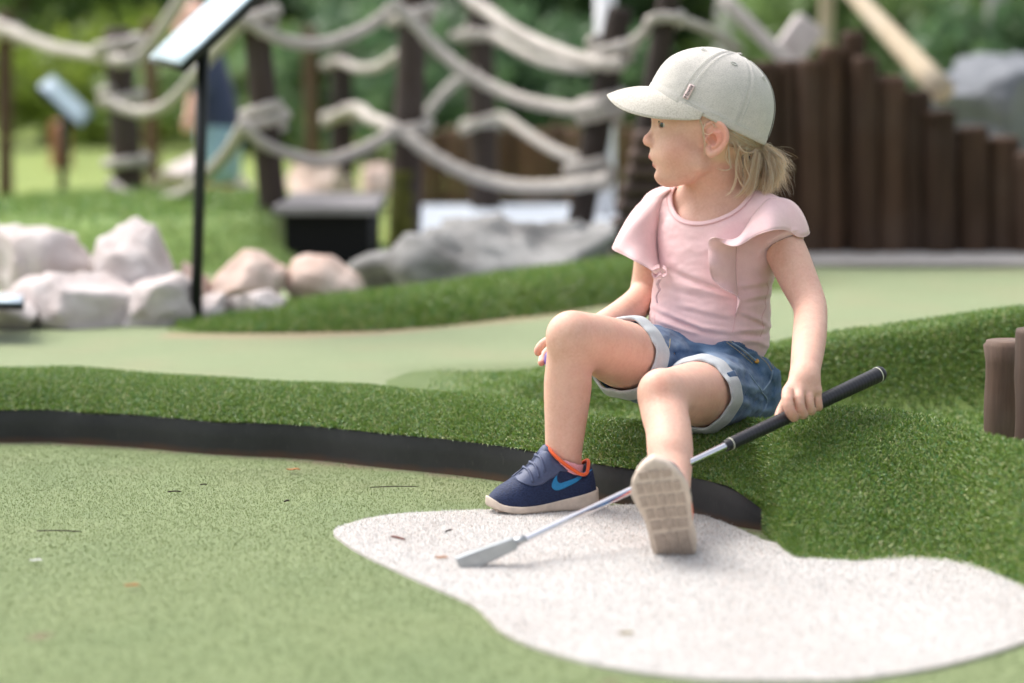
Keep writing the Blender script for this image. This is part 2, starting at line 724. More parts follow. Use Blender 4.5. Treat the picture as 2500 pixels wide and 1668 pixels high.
# ------------------------------------------------------------------ ground materials
def m_green(name, a, b, c_, speck_scale, bump=0.5, dirt=None, bdist=0.004, spk=0.5):
    t = NT(name)
    v = t.coords()
    n1 = t.noise(3.2, 4, 0.6, v)
    n2 = t.noise(speck_scale, 3, 0.7, v)
    n3 = t.noise(speck_scale * 0.22, 3, 0.6, v)
    c = t.ramp(n1, [(0.30, a), (0.52, b), (0.74, c_)])
    c = t.mix(spk, c, t.ramp(n2, [(0.34, [x * 0.45 for x in a]), (0.52, b), (0.72, [min(1, x * 1.5) for x in c_])]))
    c = t.mix(0.25, c, t.ramp(n3, [(0.35, a), (0.65, c_)]))
    if dirt is not None:
        at = t.n('ShaderNodeAttribute', attribute_name='dirt')
        c = t.mix(at.outputs['Fac'], c, t.mix(0.5, dirt, t.ramp(n2, [(0.35, [x * 0.5 for x in dirt]), (0.65, [x * 1.4 for x in dirt])])))
    t.col(c)
    t.set(Roughness=0.9, Specular_IOR_Level=0.15, Sheen_Weight=0.2)
    t.bump(n2, bump, bdist)
    return t.m


M_GREEN = m_green('putting_green', (0.125, 0.180, 0.066), (0.178, 0.228, 0.090), (0.215, 0.258, 0.112), 900, 0.3, (0.20, 0.13, 0.085), 0.004, 0.35)
M_UPGREEN = m_green('upper_green', (0.170, 0.220, 0.100), (0.205, 0.250, 0.120), (0.240, 0.280, 0.142), 420, dirt=(0.33, 0.22, 0.13))
M_LAWN = m_green('lawn', (0.10, 0.17, 0.022), (0.19, 0.25, 0.035), (0.27, 0.32, 0.05), 30, bdist=0.03)
M_TURFBASE = m_green('turf_base', (0.060, 0.105, 0.016), (0.095, 0.150, 0.026), (0.14, 0.18, 0.040), 300)
M_GRAVEL = m_green('pale_gravel', (0.30, 0.27, 0.25), (0.40, 0.375, 0.35), (0.50, 0.47, 0.45), 90, bdist=0.02)

t = NT('white_patch')
v = t.coords()
n1 = t.noise(5, 5, 0.65, v)
n2 = t.noise(420, 3, 0.75, v)
n3 = t.noise(150, 3, 0.6, v)
c = t.ramp(n1, [(0.34, (0.42, 0.36, 0.325)), (0.50, (0.60, 0.57, 0.545)), (0.66, (0.72, 0.71, 0.695))])
c = t.mix(0.60, c, t.ramp(n2, [(0.33, (0.30, 0.235, 0.20)), (0.48, (0.62, 0.57, 0.53)), (0.66, (0.84, 0.82, 0.80))]))
c = t.mix(0.25, c, t.ramp(n3, [(0.30, (0.36, 0.28, 0.24)), (0.55, (0.76, 0.73, 0.71))]))
t.col(c)
t.set(Roughness=0.95, Specular_IOR_Level=0.1)
t.bump(n2, 0.8, 0.004)
M_PATCH = t.m


def m_blade(name, stops, rough=0.45, trans=0.25):
    t = NT(name)
    c = t.ramp(t.island(), stops)
    t.col(c)
    t.set(Roughness=rough, Specular_IOR_Level=0.5)
    tr = t.n('ShaderNodeBsdfTranslucent')
    t.l(c, tr.inputs['Color'])
    mx = t.n('ShaderNodeMixShader')
    mx.inputs[0].default_value = trans
    t.l(t.b.outputs[0], mx.inputs[1])
    t.l(tr.outputs[0], mx.inputs[2])
    t.l(mx.outputs[0], t.out.inputs['Surface'])
    return t.m


M_BLADE = m_blade('turf_blades', [(0.0, (0.080, 0.165, 0.022)), (0.35, (0.150, 0.260, 0.038)), (0.62, (0.220, 0.315, 0.056)),
                                  (0.78, (0.085, 0.250, 0.100)), (0.90, (0.310, 0.370, 0.125)), (1.0, (0.52, 0.50, 0.26))], 0.32)
M_SHORT = m_blade('green_nap', [(0.0, (0.120, 0.165, 0.060)), (0.3, (0.170, 0.220, 0.086)), (0.8, (0.212, 0.260, 0.110)), (1.0, (0.30, 0.33, 0.18))])
M_WHITEBLADE = m_blade('white_nap', [(0.0, (0.22, 0.17, 0.14)), (0.10, (0.50, 0.46, 0.43)), (0.3, (0.64, 0.64, 0.63)), (0.75, (0.75, 0.755, 0.75)), (1.0, (0.83, 0.84, 0.84))], 0.6)
t = NT('black_rubber')
v = t.coords()
n1 = t.noise(9, 5, 0.65, v)
n2 = t.noise(160, 3, 0.7, t.coords((1, 1, 0.35)))
c = t.ramp(n1, [(0.35, (0.020, 0.020, 0.022)), (0.65, (0.034, 0.034, 0.036))])
c = t.mix(t.ramp(n2, [(0.60, (0, 0, 0)), (0.85, (0.55, 0.55, 0.55))]), c, (0.085, 0.078, 0.072))
sx = t.n('ShaderNodeSeparateXYZ')
tc = t.n('ShaderNodeTexCoord')
t.l(tc.outputs['Object'], sx.inputs[0])
ad = t.n('ShaderNodeMath', operation='MULTIPLY_ADD')
t.l(n1, ad.inputs[0])
ad.inputs[1].default_value = 0.028
t.l(sx.outputs['Z'], ad.inputs[2])
rst = t.ramp(ad.outputs[0], [(0.014, (0.75, 0.75, 0.75)), (0.027, (0, 0, 0))])
c = t.mix(rst, c, (0.115, 0.060, 0.032))
t.col(c)
t.set(Roughness=0.55, Specular_IOR_Level=0.4)
t.bump(n2, 0.15, 0.001)
M_RUBBER = t.m

# ------------------------------------------------------------------ ground plan
curb_px = [(-420, 1076), (-200, 1078), (0, 1081), (111, 1080), (194, 1085), (332, 1093), (470, 1106), (581, 1113), (747, 1122), (940, 1143), (1106, 1160),
           (1217, 1175), (1330, 1195), (1453, 1222), (1580, 1239), (1698, 1260), (1760, 1276), (1811, 1288), (1880, 1297), (1950, 1304)]
CURB = catmull(np.array([G(a, b)[:2] for a, b in curb_px]), 160)
CURB_H = 0.060


def curb_y(x):
    return np.interp(x, CURB[:, 0], CURB[:, 1])


_mb = np.array([G(a, b)[:2] for a, b in [(1838, 1325), (1867, 1347), (1954, 1368), (2086, 1377), (2245, 1371), (2321, 1379), (2398, 1398), (2475, 1429)]]
               + [(0.69, 3.05), (0.80, 2.85), (1.05, 2.65), (1.4, 2.6), (2.2, 2.6)])


def front_y(x):
    x = np.asarray(x, float)
    a = curb_y(x)
    b = np.interp(x, _mb[:, 0], _mb[:, 1])
    k = sstep(0.366, 0.402, x)
    return a * (1 - k) + b * k


def turf_z(x, y):
    x = np.asarray(x, float)
    y = np.asarray(y, float)
    yf = front_y(x)
    zf = (1 - 0.55 * sstep(0.315, 0.392, x)) * CURB_H * (1 - sstep(0.366, 0.402, x))
    f = y - yf
    s = sstep(0.20, 0.46, x)
    w = 0.15 + (0.45 - 0.15) * s
    zc = 0.106 + 0.046 * sstep(0.28, 0.50, x) + 0.005 * np.sin(x * 5.0 + 1)
    t = np.clip(f / w, 0, 1)
    roll = (1 - (1 - t) ** 2.2) * (1 - s) + sstep(0, 1, t) ** 0.85 * s
    z = zf + (zc - zf) * roll
    v = sstep(-0.20, 0.20, x)
    low = 0.080 * (1 - v) + 0.055 * v
    z = z + (low - zc) * sstep(w * 0.9 + 0.02, w * 0.9 + 0.24 - 0.06 * s, f)
    zb = np.interp(x, [-0.2, 0.1, 0.49, 0.95, 1.4], [0.080, 0.122, 0.156, 0.222, 0.25])
    bb = sstep(4.29, 4.42, y) * (1 - sstep(4.52, 4.80, y))
    z = np.where(bb * v > 0, np.maximum(z, low + (zb - low) * bb * v), z)
    z = z - 0.016 * np.exp(-((x - 0.31) / 0.13) ** 2 - ((y - 3.93) / 0.16) ** 2)
    z = z + 0.003 * np.sin(x * 17 + y * 11) * np.sin(y * 14 - x * 5) * np.clip(f / 0.05, 0, 1)
    return z


def sheet(name, poly, z, mat, kind='structure', **kw):
    me_ = mesh_from([(p[0], p[1], z) for p in poly], [list(range(len(poly)))], False)
    return obj(name, me_, mat, kind=kind, **kw)


def grid_sheet(name, x0, x1, y0, y1, nx, ny, zf, mat, dirtf=None):
    X, Y = np.meshgrid(np.linspace(x0, x1, nx), np.linspace(y0, y1, ny), indexing='ij')
    Z = zf(X, Y)
    me_ = mesh_from(np.stack([X, Y, Z], -1).reshape(-1, 3), grid_faces(nx, ny))
    o_ = obj(name, me_, mat, kind='structure')
    if dirtf is not None:
        a_ = me_.attributes.new('dirt', 'FLOAT', 'POINT')
        a_.data.foreach_set('value', np.clip(dirtf(X, Y), 0, 1).ravel().astype(np.float32))
    return o_


def dirt_low(X, Y):
    p = np.stack([X.ravel() * 9, Y.ravel() * 9, X.ravel() * 0], 1)
    nz = fbm(p, 4).reshape(X.shape)
    d = curb_y(X) - Y
    k = np.clip(1 - d / (0.035 + 0.03 * nz), 0, 1)
    k2 = 0.25 * np.clip(1 - d / 0.35, 0, 1) * np.clip(nz + 0.2, 0, 1)
    return np.where(d > 0, k * 0.9 + k2, 0)


lower = grid_sheet('putting_green', -2.6, 2.6, 0.6, 4.6, 260, 240, lambda X, Y: X * 0.0, M_GREEN, dirt_low)


def mid_line(x):
    return np.interp(x, MIDF[:, 0], MIDF[:, 1])


UP_Z = 0.088
MIDF = np.array([G(a, b, UP_Z)[:2] for a, b in [(200, 812), (400, 815), (600, 814), (800, 812), (902, 811), (1072, 801), (1208, 785), (1345, 772), (1447, 755), (1600, 735), (1800, 712)]])


def dirt_up(X, Y):
    p = np.stack([X.ravel() * 7, Y.ravel() * 7, X.ravel() * 0], 1)
    nz = fbm(p, 3).reshape(X.shape)
    d = mid_line(X) - Y
    return np.where((d > -0.1) & (X > -0.75) & (X < 0.5), np.clip(1 - np.abs(d) / (0.10 + 0.05 * nz), 0, 1) * 0.85, 0) + 0.15 * np.clip(nz, 0, 1)


upper = grid_sheet('upper_green', -3.2, 3.4, 4.46, 7.4, 200, 140, lambda X, Y: UP_Z + 0.004 * np.sin(X * 3 + 1) - 0.07 * sstep(-0.30, 0.05, X) * (1 - sstep(4.60, 4.76, Y)), M_UPGREEN, dirt_up)
far = mesh_from([(-160, 4.8, 0.062), (160, 4.8, 0.062), (160, 420, 0.062), (-160, 420, 0.062)], [[0, 1, 2, 3]], False)
obj('lawn', far, M_LAWN, kind='structure')
near_g = mesh_from([(-160, -60, -0.02), (160, -60, -0.02), (160, 4.9, -0.02), (-160, 4.9, -0.02)], [[0, 1, 2, 3]], False)
obj('ground', near_g, M_GREEN, kind='structure')

# white patch on the lower green
patch_px = [(816, 1301), (885, 1276), (968, 1262), (1051, 1257), (1162, 1252), (1300, 1247), (1463, 1243), (1560, 1241), (1698, 1262), (1760, 1280), (1830, 1310), (1880, 1330),
            (2000, 1345), (2200, 1345), (2400, 1370), (2560, 1450), (2640, 1500), (2560, 1548), (2475, 1584), (2372, 1615), (2270, 1639), (2160, 1656), (2066, 1667), (1862, 1670),
            (1708, 1665), (1555, 1647), (1428, 1623), (1300, 1584), (1225, 1548), (1190, 1515), (1160, 1487), (1110, 1462), (1051, 1437), (968, 1399), (885, 1359), (835, 1327)]
PATCH = catmull_closed(np.array([G(a, b)[:2] for a, b in patch_px]), 260)
me_ = mesh_from([(p[0], p[1], 0.0045) for p in PATCH] + [(p[0], p[1], -0.002) for p in PATCH],
                [list(range(260))] + [[i, i + 260, (i + 1) % 260 + 260, (i + 1) % 260] for i in range(260)], False)
obj('white_patch', me_, M_PATCH, kind='structure')


def in_poly(x, y, poly):
    c = np.zeros(len(x), bool)
    n = len(poly)
    for i in range(n):
        x1, y1 = poly[i]
        x2, y2 = poly[(i + 1) % n]
        m = (y1 > y) != (y2 > y)
        c ^= m & (x < (x2 - x1) * (y - y1) / (y2 - y1 + 1e-12) + x1)
    return c


# turf bank (base surface)
xs = np.concatenate([np.linspace(-1.35, 1.75, 400)])
ts = np.concatenate([np.linspace(0, 0.10, 16), np.linspace(0.115, 0.6, 46), np.linspace(0.63, 2.3, 40)])
X = np.repeat(xs[:, None], len(ts), 1)
Y = front_y(xs)[:, None] + ts[None, :] + 0.005 * (xs < 0.385)[:, None]
Y = np.minimum(Y, 4.85)
Z = turf_z(X, Y)
g = np.stack([X, Y, Z], -1)
under_fill = g[:, :1].copy()
under_fill[:, :, 2] = np.where(g[:, :1, 2] > 0.02, 0.02, -0.01)
g = np.concatenate([under_fill, g], 1)
bank = obj('turf_bank', mesh_from(g.reshape(-1, 3), grid_faces(g.shape[0], g.shape[1])), M_TURFBASE, kind='structure')

# rubber edging
cu = np.zeros((len(CURB), 2))
tn = np.gradient(CURB, axis=0)
tn /= np.linalg.norm(tn, axis=1)[:, None]
nr = np.stack([tn[:, 1], -tn[:, 0]], 1)
wob = 0.0025 * np.sin(np.arange(len(CURB)) * 0.31) + 0.002 * np.sin(np.arange(len(CURB)) * 0.083 + 1)
hz = (CURB_H + wob) * (1 - 0.62 * sstep(0.315, 0.392, CURB[:, 0]))
ring = []
for (off, z_) in ((0.0, -0.02), (0.0, 0.0), (0.0, 0.5), (0.0, 0.94), (-0.002, 1.0), (-0.008, 1.0), (-0.010, 0.94), (-0.010, -0.02)):
    pp = CURB + nr * off
    ring.append(np.stack([pp[:, 0], pp[:, 1], np.where(z_ > 0.01, z_ * hz, z_)], 1))
g = np.array(ring)
obj('rubber_edging', mesh_from(g.reshape(-1, 3), grid_faces(8, len(CURB)), False), M_RUBBER, None,
    'low black rubber edging strip along the front of the grass bank', 'edging')


# ------------------------------------------------------------------ blades of turf
def blades(P, Nrm, length, width, lean, seg, seedv):
    """One mesh of grass blades on points P with ground normals; seg 1 or 2."""
    r = np.random.default_rng(seedv)
    n = len(P)
    az = r.random(n) * 2 * math.pi
    L = length * (0.55 + 0.75 * r.random(n))
    wd = width * (0.7 + 0.6 * r.random(n))
    ln = lean * (0.3 + r.random(n))
    d = np.stack([np.cos(az), np.sin(az), np.zeros(n)], 1)
    d -= Nrm * np.einsum('ij,ij->i', d, Nrm)[:, None]
    d /= np.linalg.norm(d, axis=1)[:, None]
    tw = r.random(n) * math.pi
    s0 = np.cross(Nrm, d)
    side = s0 * np.cos(tw)[:, None] + d * np.sin(tw)[:, None]
    side *= (wd / 2)[:, None]
    if seg == 1:
        tip = P + Nrm * (L * np.cos(ln))[:, None] + d * (L * np.sin(ln))[:, None]
        v = np.stack([P - side, P + side, tip], 1).reshape(-1, 3)
        return v, np.arange(3 * n).reshape(n, 3)
    m = P + Nrm * (0.55 * L * np.cos(ln * 0.5))[:, None] + d * (0.55 * L * np.sin(ln * 0.5))[:, None]
    tip = m + Nrm * (0.5 * L * np.cos(ln * 1.6))[:, None] + d * (0.5 * L * np.sin(ln * 1.6))[:, None]
    v = np.stack([P - side, P + side, m - side * 0.85, m + side * 0.85, tip], 1).reshape(-1, 3)
    b = np.arange(n)[:, None] * 5
    f = np.concatenate([b + [0, 1, 3], b + [0, 3, 2], b + [2, 3, 4]])
    return v, f


def hnormals(zf, x, y, e=0.004):
    dx = (zf(x + e, y) - zf(x - e, y)) / (2 * e)
    dy = (zf(x, y + e) - zf(x, y - e)) / (2 * e)
    n = np.stack([-dx, -dy, np.ones_like(dx)], 1)
    return n / np.linalg.norm(n, axis=1)[:, None]


r = np.random.default_rng(11)


def seen(x, y, z, pad=40):
    """keeps samples that fall inside the picture or just beside it"""
    q = np.stack([x, y, z - CAM_H], 1)
    zz = q @ _fw
    px = 1250 + FPX * (q @ _rt) / zz
    py = 834 - FPX * (q @ _up) / zz
    return (px > -pad * 6) & (px < 2500 + pad * 6) & (py < 1668 + pad * 6)


def bank_points(n, x0, x1, t0, t1):
    x = x0 + (x1 - x0) * r.random(n)
    tt = t0 + (t1 - t0) * r.random(n)
    y = front_y(x) - 0.004 + tt
    z = turf_z(x, np.maximum(y, front_y(x) + 1e-3))
    k = seen(x, y, z) & (y < 4.82) & (z > UP_Z - 0.004 + 0 * x) | (((y - front_y(x) < 0.20) | (x > 0.25)) & seen(x, y, z))
    return x[k], y[k], z[k]


px_ = []
for a_ in ((120000, -1.20, -0.05, 0, 0.30), (130000, -0.10, 0.50, 0, 0.42), (150000, 0.28, 1.02, 0, 0.72), (14000, 0.335, 0.40, 0, 0.30), (26000, 0.360, 0.408, 0, 0.09), (1, 0.0, 1.25, 0.40, 1.45)):
    px_.append(np.stack(bank_points(*a_), 1))
x = -0.20 + 1.50 * r.random(95000)
y = 3.90 + 0.90 * r.random(95000)
z = turf_z(x, y)
k = (y > front_y(x) + 0.25) & seen(x, y, z) & (r.random(95000) < sstep(-0.18, 0.02, x)) & ((y > 4.20) | (x > 0.05))
px_.append(np.stack([x[k], y[k], z[k]], 1))
x = 0.0 + 1.3 * r.random(45000)
y = 4.27 + 0.19 * r.random(45000)
z = turf_z(x, y)
k = seen(x, y, z)
px_.append(np.stack([x[k], y[k], z[k]], 1))
Pb = np.vstack(px_)
x = 0.374 + 0.036 * r.random(9000)
zt_ = turf_z(x, front_y(x) + 0.003)
Ph = np.stack([x, front_y(x) - 0.001 + 0.005 * (x < 0.385), zt_ * r.random(9000) * 1.05], 1)
Ph = Ph[zt_ < CURB_H * 0.97]
nb_ = hnormals(turf_z, Pb[:, 0], np.maximum(Pb[:, 1], front_y(Pb[:, 0]) + 0.006))
Pb = np.vstack([Pb, Ph])
nb_ = np.vstack([nb_, np.tile(np.array([-0.72, -0.62, 0.30]), (len(Ph), 1))])
v_, f_ = blades(Pb - nb_ * 0.001, nb_, 0.0098, 0.0019, 1.0, 2, 5)
obj('bank_grass', mesh_from(v_, f_), M_BLADE, None, 'thick artificial grass covering the raised bank', 'grass', None, 'stuff')

n = 520000
x = -1.25 + 2.5 * r.random(n)
y = 2.55 + 1.85 * r.random(n)
k = (y < curb_y(x) - 0.002) & seen(x, y, 0 * x) & ~in_poly(x, y, PATCH) & ~((x > 0.34) & (y > front_y(x)))
k &= r.random(n) < np.clip(0.25 + 0.75 * (curb_y(x) - y) / 0.05, 0, 1)
P_ = np.stack([x[k], y[k], 0 * x[k]], 1)
v_, f_ = blades(P_, np.tile([0, 0, 1.0], (len(P_), 1)), 0.0032, 0.0011, 0.9, 1, 6)
obj('green_nap', mesh_from(v_, f_), M_SHORT, None, 'short worn nap of the lower putting green', 'turf', None, 'stuff')
n = 330000
x = -0.35 + 1.25 * r.random(n)
y = 2.55 + 1.2 * r.random(n)
k = in_poly(x, y, PATCH) & seen(x, y, 0 * x) & ~((x > 0.36) & (y > front_y(x)))
k &= y < curb_y(x) - 0.003
P_ = np.stack([x[k], y[k], 0 * x[k] + 0.004], 1)
v_, f_ = blades(P_, np.tile([0, 0, 1.0], (len(P_), 1)), 0.0046, 0.0012, 0.9, 1, 7)
obj('patch_nap', mesh_from(v_, f_), M_WHITEBLADE, None, 'short white pile of the patch under the child\'s feet', 'turf', None, 'stuff')


# ------------------------------------------------------------------ middle ridge and rear mound
def ridge_z(x, y):
    f = y - mid_line(x)
    hgt = np.interp(x, [-0.80, -0.55, -0.35, 0.05, 0.4, 1.0], [0.0, 0.022, 0.050, 0.080, 0.085, 0.06])
    t = np.clip(f / 0.20, 0, 1)
    return UP_Z - 0.006 + hgt * (1 - (1 - t) ** 2.0) * (1 - 0.7 * sstep(0.35, 0.7, f))


xs = np.linspace(-0.85, 0.75, 120)
ts = np.linspace(-0.004, 0.72, 40)
X = np.repeat(xs[:, None], 40, 1)
Y = mid_line(xs)[:, None] + ts[None, :]
obj('turf_ridge', mesh_from(np.stack([X, Y, ridge_z(X, Y)], -1).reshape(-1, 3), grid_faces(120, 40)), M_TURFBASE, kind='structure')
n = 30000
x = -0.85 + 1.5 * r.random(n)
y = mid_line(x) + 0.50 * r.random(n) ** 1.4
P_ = np.stack([x, y, ridge_z(x, y)], 1)
k = P_[:, 2] > UP_Z - 0.002
P_ = P_[k]
nn_ = hnormals(ridge_z, P_[:, 0], P_[:, 1])
v_, f_ = blades(P_, nn_, 0.020, 0.0036, 0.8, 1, 8)
obj('ridge_grass', mesh_from(v_, f_), M_BLADE, None, 'artificial grass on the low ridge behind the upper green', 'grass', None, 'stuff')


def mound_z(x, y):
    e = np.sqrt(((x + 1.15) / 0.80) ** 2 + ((y - 7.55) / 1.10) ** 2)
    return 0.06 + 0.165 * (1 - sstep(0.62, 1.0, e))


xs = np.linspace(-2.2, -0.2, 60)
ys = np.linspace(6.3, 8.8, 60)
X, Y = np.meshgrid(xs, ys, indexing='ij')
M_MOUND = m_green('mound_grass', (0.10, 0.18, 0.028), (0.145, 0.235, 0.045), (0.20, 0.285, 0.07), 120)
obj('grass_mound', mesh_from(np.stack([X, Y, mound_z(X, Y)], -1).reshape(-1, 3), grid_faces(60, 60)), M_MOUND, kind='structure')
n = 22000
x = -2.1 + 1.85 * r.random(n)
y = 6.4 + 2.2 * r.random(n)
P_ = np.stack([x, y, mound_z(x, y)], 1)
P_ = P_[P_[:, 2] > 0.07]
v_, f_ = blades(P_, hnormals(mound_z, P_[:, 0], P_[:, 1]), 0.024, 0.005, 0.8, 1, 9)
obj('mound_grass', mesh_from(v_, f_), M_BLADE, None, 'grass on the low mound behind the pale boulders', 'grass', None, 'stuff')
g = grid_sheet('gravel_strip', 0.35, 3.2, 6.86, 7.7, 60, 24, lambda X, Y: UP_Z + 0.006 + 0.02 * sstep(6.86, 7.0, Y) + 0 * X, M_GRAVEL)


# ------------------------------------------------------------------ background materials
def m_wood(name, a, b, grey, sc=(60, 60, 5), rough=0.8):
    t = NT(name)
    n1 = t.noise(1.0, 4, 0.6, t.coords(sc))
    n2 = t.noise(5, 3, 0.6, t.coords())
    oi = t.n('ShaderNodeObjectInfo')
    c = t.ramp(n1, [(0.3, a), (0.7, b)])
    c = t.mix(t.ramp(n2, [(0.45, (0, 0, 0)), (0.75, (0.5, 0.5, 0.5))]), c, grey)
    mm_ = t.n('ShaderNodeMath', operation='MULTIPLY_ADD')
    t.l(oi.outputs['Random'], mm_.inputs[0])
    mm_.inputs[1].default_value = 0.7
    mm_.inputs[2].default_value = 0.65
    hs = t.n('ShaderNodeHueSaturation')
    t.l(mm_.outputs[0], hs.inputs['Value'])
    t.l(c, hs.inputs['Color'])
    t.col(hs.outputs['Color'])
    t.set(Roughness=rough, Specular_IOR_Level=0.3)
    t.bump(n1, 0.4, 0.004)
    return t.m


M_LOG = m_wood('stained_log', (0.042, 0.022, 0.013), (0.082, 0.044, 0.027), (0.082, 0.058, 0.046))
M_POST = m_wood('dark_post', (0.032, 0.023, 0.019), (0.060, 0.042, 0.035), (0.085, 0.076, 0.074))
M_REDPOST = m_wood('red_brown_post', (0.085, 0.048, 0.030), (0.16, 0.09, 0.055), (0.17, 0.125, 0.10))
M_STAKE = m_wood('weathered_stake', (0.070, 0.042, 0.030), (0.125, 0.078, 0.056), (0.16, 0.13, 0.115), (70, 70, 6))
M_PALEWOOD = m_wood('bare_timber', (0.40, 0.32, 0.22), (0.52, 0.43, 0.31), (0.50, 0.46, 0.40))
M_BARK = m_wood('pale_bark', (0.30, 0.29, 0.28), (0.46, 0.45, 0.44), (0.25, 0.24, 0.23), (8, 8, 20))
M_TRUNK = m_wood('tree_bark', (0.05, 0.035, 0.025), (0.10, 0.075, 0.055), (0.12, 0.11, 0.09), (20, 20, 4))


def m_rock(name, a, b, c_, sc=14):
    t = NT(name)
    v = t.coords()
    n1 = t.noise(sc, 6, 0.65, v)
    n2 = t.noise(sc * 0.3, 4, 0.6, v)
    c = t.ramp(n1, [(0.30, a), (0.55, b), (0.75, c_)])
    c = t.mix(0.45, c, t.ramp(n2, [(0.35, a), (0.65, c_)]))
    t.col(c)
    t.set(Roughness=0.85, Specular_IOR_Level=0.25)
    t.bump(n1, 0.6, 0.01)
    return t.m


M_ROCKW = m_rock('pale_granite', (0.40, 0.33, 0.315), (0.54, 0.48, 0.465), (0.64, 0.60, 0.59), 22)
M_ROCKP = m_rock('pink_granite', (0.40, 0.27, 0.22), (0.56, 0.43, 0.37), (0.66, 0.56, 0.50))
M_ROCKG = m_rock('grey_stone', (0.09, 0.087, 0.084), (0.24, 0.236, 0.23), (0.40, 0.395, 0.385), 14)
M_ROCKB = m_rock('blue_grey_stone', (0.10, 0.11, 0.125), (0.16, 0.17, 0.19), (0.22, 0.23, 0.25), 9)
t = NT('rope_fibre')
n1 = t.noise(120, 4, 0.6)
n2 = t.noise(6, 3)
c = t.ramp(n1, [(0.3, (0.36, 0.33, 0.305)), (0.7, (0.55, 0.51, 0.475))])
t.col(t.mix(0.35, c, t.ramp(n2, [(0.35, (0.28, 0.25, 0.22)), (0.65, (0.50, 0.46, 0.42))])))
t.set(Roughness=0.95, Specular_IOR_Level=0.1)
t.bump(n1, 0.5, 0.003)
M_ROPE = t.m
M_BLACKM = m_simple('black_metal', (0.010, 0.012, 0.012), 0.45, 0.4)
M_PANEL = m_simple('glossy_panel', (0.56, 0.70, 0.82), 0.16, 0.6, 0, 14, 0.06)  # bluish base colour carries the reflection of the sky
M_WHITE = m_simple('white_paint', (0.72, 0.72, 0.74), 0.5, 0.4)
M_SKYBASIN = m_rock('sky_tinted_basin', (0.36, 0.40, 0.46), (0.43, 0.47, 0.53), (0.49, 0.53, 0.58), 3)  # pale blue stands in for water mirroring the sky
M_DECK = m_wood('grey_deck', (0.14, 0.13, 0.135), (0.24, 0.225, 0.23), (0.28, 0.27, 0.28), (6, 60, 60))
M_HOLLOWSHADE = m_simple('hollow_shade', (0.008, 0.008, 0.009), 0.8, 0.2)  # near-black colour for the shade inside the deck's hollow


# ------------------------------------------------------------------ posts
def log_data(base, topp, r0, r1, seg=16, dome=0.012, seedv=0, edge=0.78):
    rr_ = np.random.default_rng(seedv)
    base = np.asarray(base, float)
    topp = np.asarray(topp, float)
    s = np.concatenate([np.linspace(0, 0.97, 9), [0.985, 1.0]])
    p = base + s[:, None] * (topp - base)
    rad = r0 + (r1 - r0) * s
    rad = rad * (1 + 0.035 * rr_.standard_normal(len(s)))
    rad[-2] *= 0.97
    rad[-1] = r1 * edge
    p[-1] += (topp - base) / np.linalg.norm(topp - base) * dome * 0.3
    return tube(p, rad, seg)


def post(px0, py0, px1, py1, d0, d1, wpx, mat, label, name='wooden_post', seedv=0, group='posts of the rope course'):
    b = W(px0, py0, d0)
    t_ = W(px1, py1, d1)
    if b[2] > 0.06:
        b = b + (t_ - b) * ((0.05 - b[2]) / (t_[2] - b[2]))
    r0 = wpx / 2 * d0 / FPX
    v, f = log_data(b, t_, r0 * 1.03, r0 * 0.95, seedv=seedv)
    return obj(name, mesh_from(v - b, f), mat, None, label, 'post', group), b, t_


def placed(o, loc):
    o.location = Vector(loc)
    return o


posts = {}
for key, (a0, b0, a1, b1, d0, d1, w_, mat, lab) in {
    'p1': (14, 480, 12, 28, 10.0, 10.0, 38, M_REDPOST, 'reddish brown post at the left edge behind the small lectern sign'),
    'p2': (318, 512, 286, 72, 8.3, 8.3, 72, M_POST, 'dark post wrapped by four turns of rope, right of the small sign'),
    'p2b': (372, 420, 366, 52, 11.5, 11.5, 38, M_REDPOST, 'slim reddish post just right of the rope-wrapped dark post'),
    'p3': (676, 612, 615, -60, 7.2, 7.2, 70, M_POST, 'dark leaning post right of the big sign, its foot on the grass mound'),
    'p3b': (764, 420, 756, 66, 11.5, 11.5, 34, M_REDPOST, 'slim reddish post between the two tall dark posts'),
    'p4b': (836, 480, 834, 128, 9.6, 9.6, 56, M_POST, 'short dark post left of the tallest reddish dark post'),
    'p4': (988, 560, 1012, -70, 7.7, 7.7, 74, M_POST, 'tall red-brown dark post with a mossy foot above the grey rock'),
    'p5': (1186, 500, 1168, -60, 9.0, 9.0, 68, M_POST, 'dark post carrying rope between the mossy post and the leaning post'),
    'p6': (1404, 610, 1514, 20, 7.3, 7.3, 66, M_POST, 'dark leaning post with a cut top nearest the cap brim'),
    'p7': (1560, 420, 1642, -60, 6.9, 6.9, 56, M_POST, 'dark upright post directly behind the front of the cap'),
}.items():
    o_, b_, t_ = post(a0, b0, a1, b1, d0, d1, w_, mat, lab, seedv=len(key) * 7 + len(posts))
    placed(o_, b_)
    posts[key] = (b_, t_, w_ / 2 * d0 / FPX)
# moss at the foot of one post
b_, t_, r_ = posts['p4']
mp = np.array([b_ + (t_ - b_) * s for s in np.linspace(0.02, 0.30, 12)]) + np.array([-0.006, -0.012, 0])
v_, f_ = tube(mp, r_ * (1.0 + 0.05 * np.sin(np.arange(12) * 1.9)) * np.linspace(1.0, 0.86, 12), 14)
ms = obj('moss', mesh_from(v_ + 0.003 * vnoise(v_ * 60)[:, None], f_), m_rock('moss', (0.05, 0.055, 0.012), (0.10, 0.10, 0.02), (0.15, 0.14, 0.03), 40), [o for o in COL.objects if o.name == 'wooden_post.006'][0])


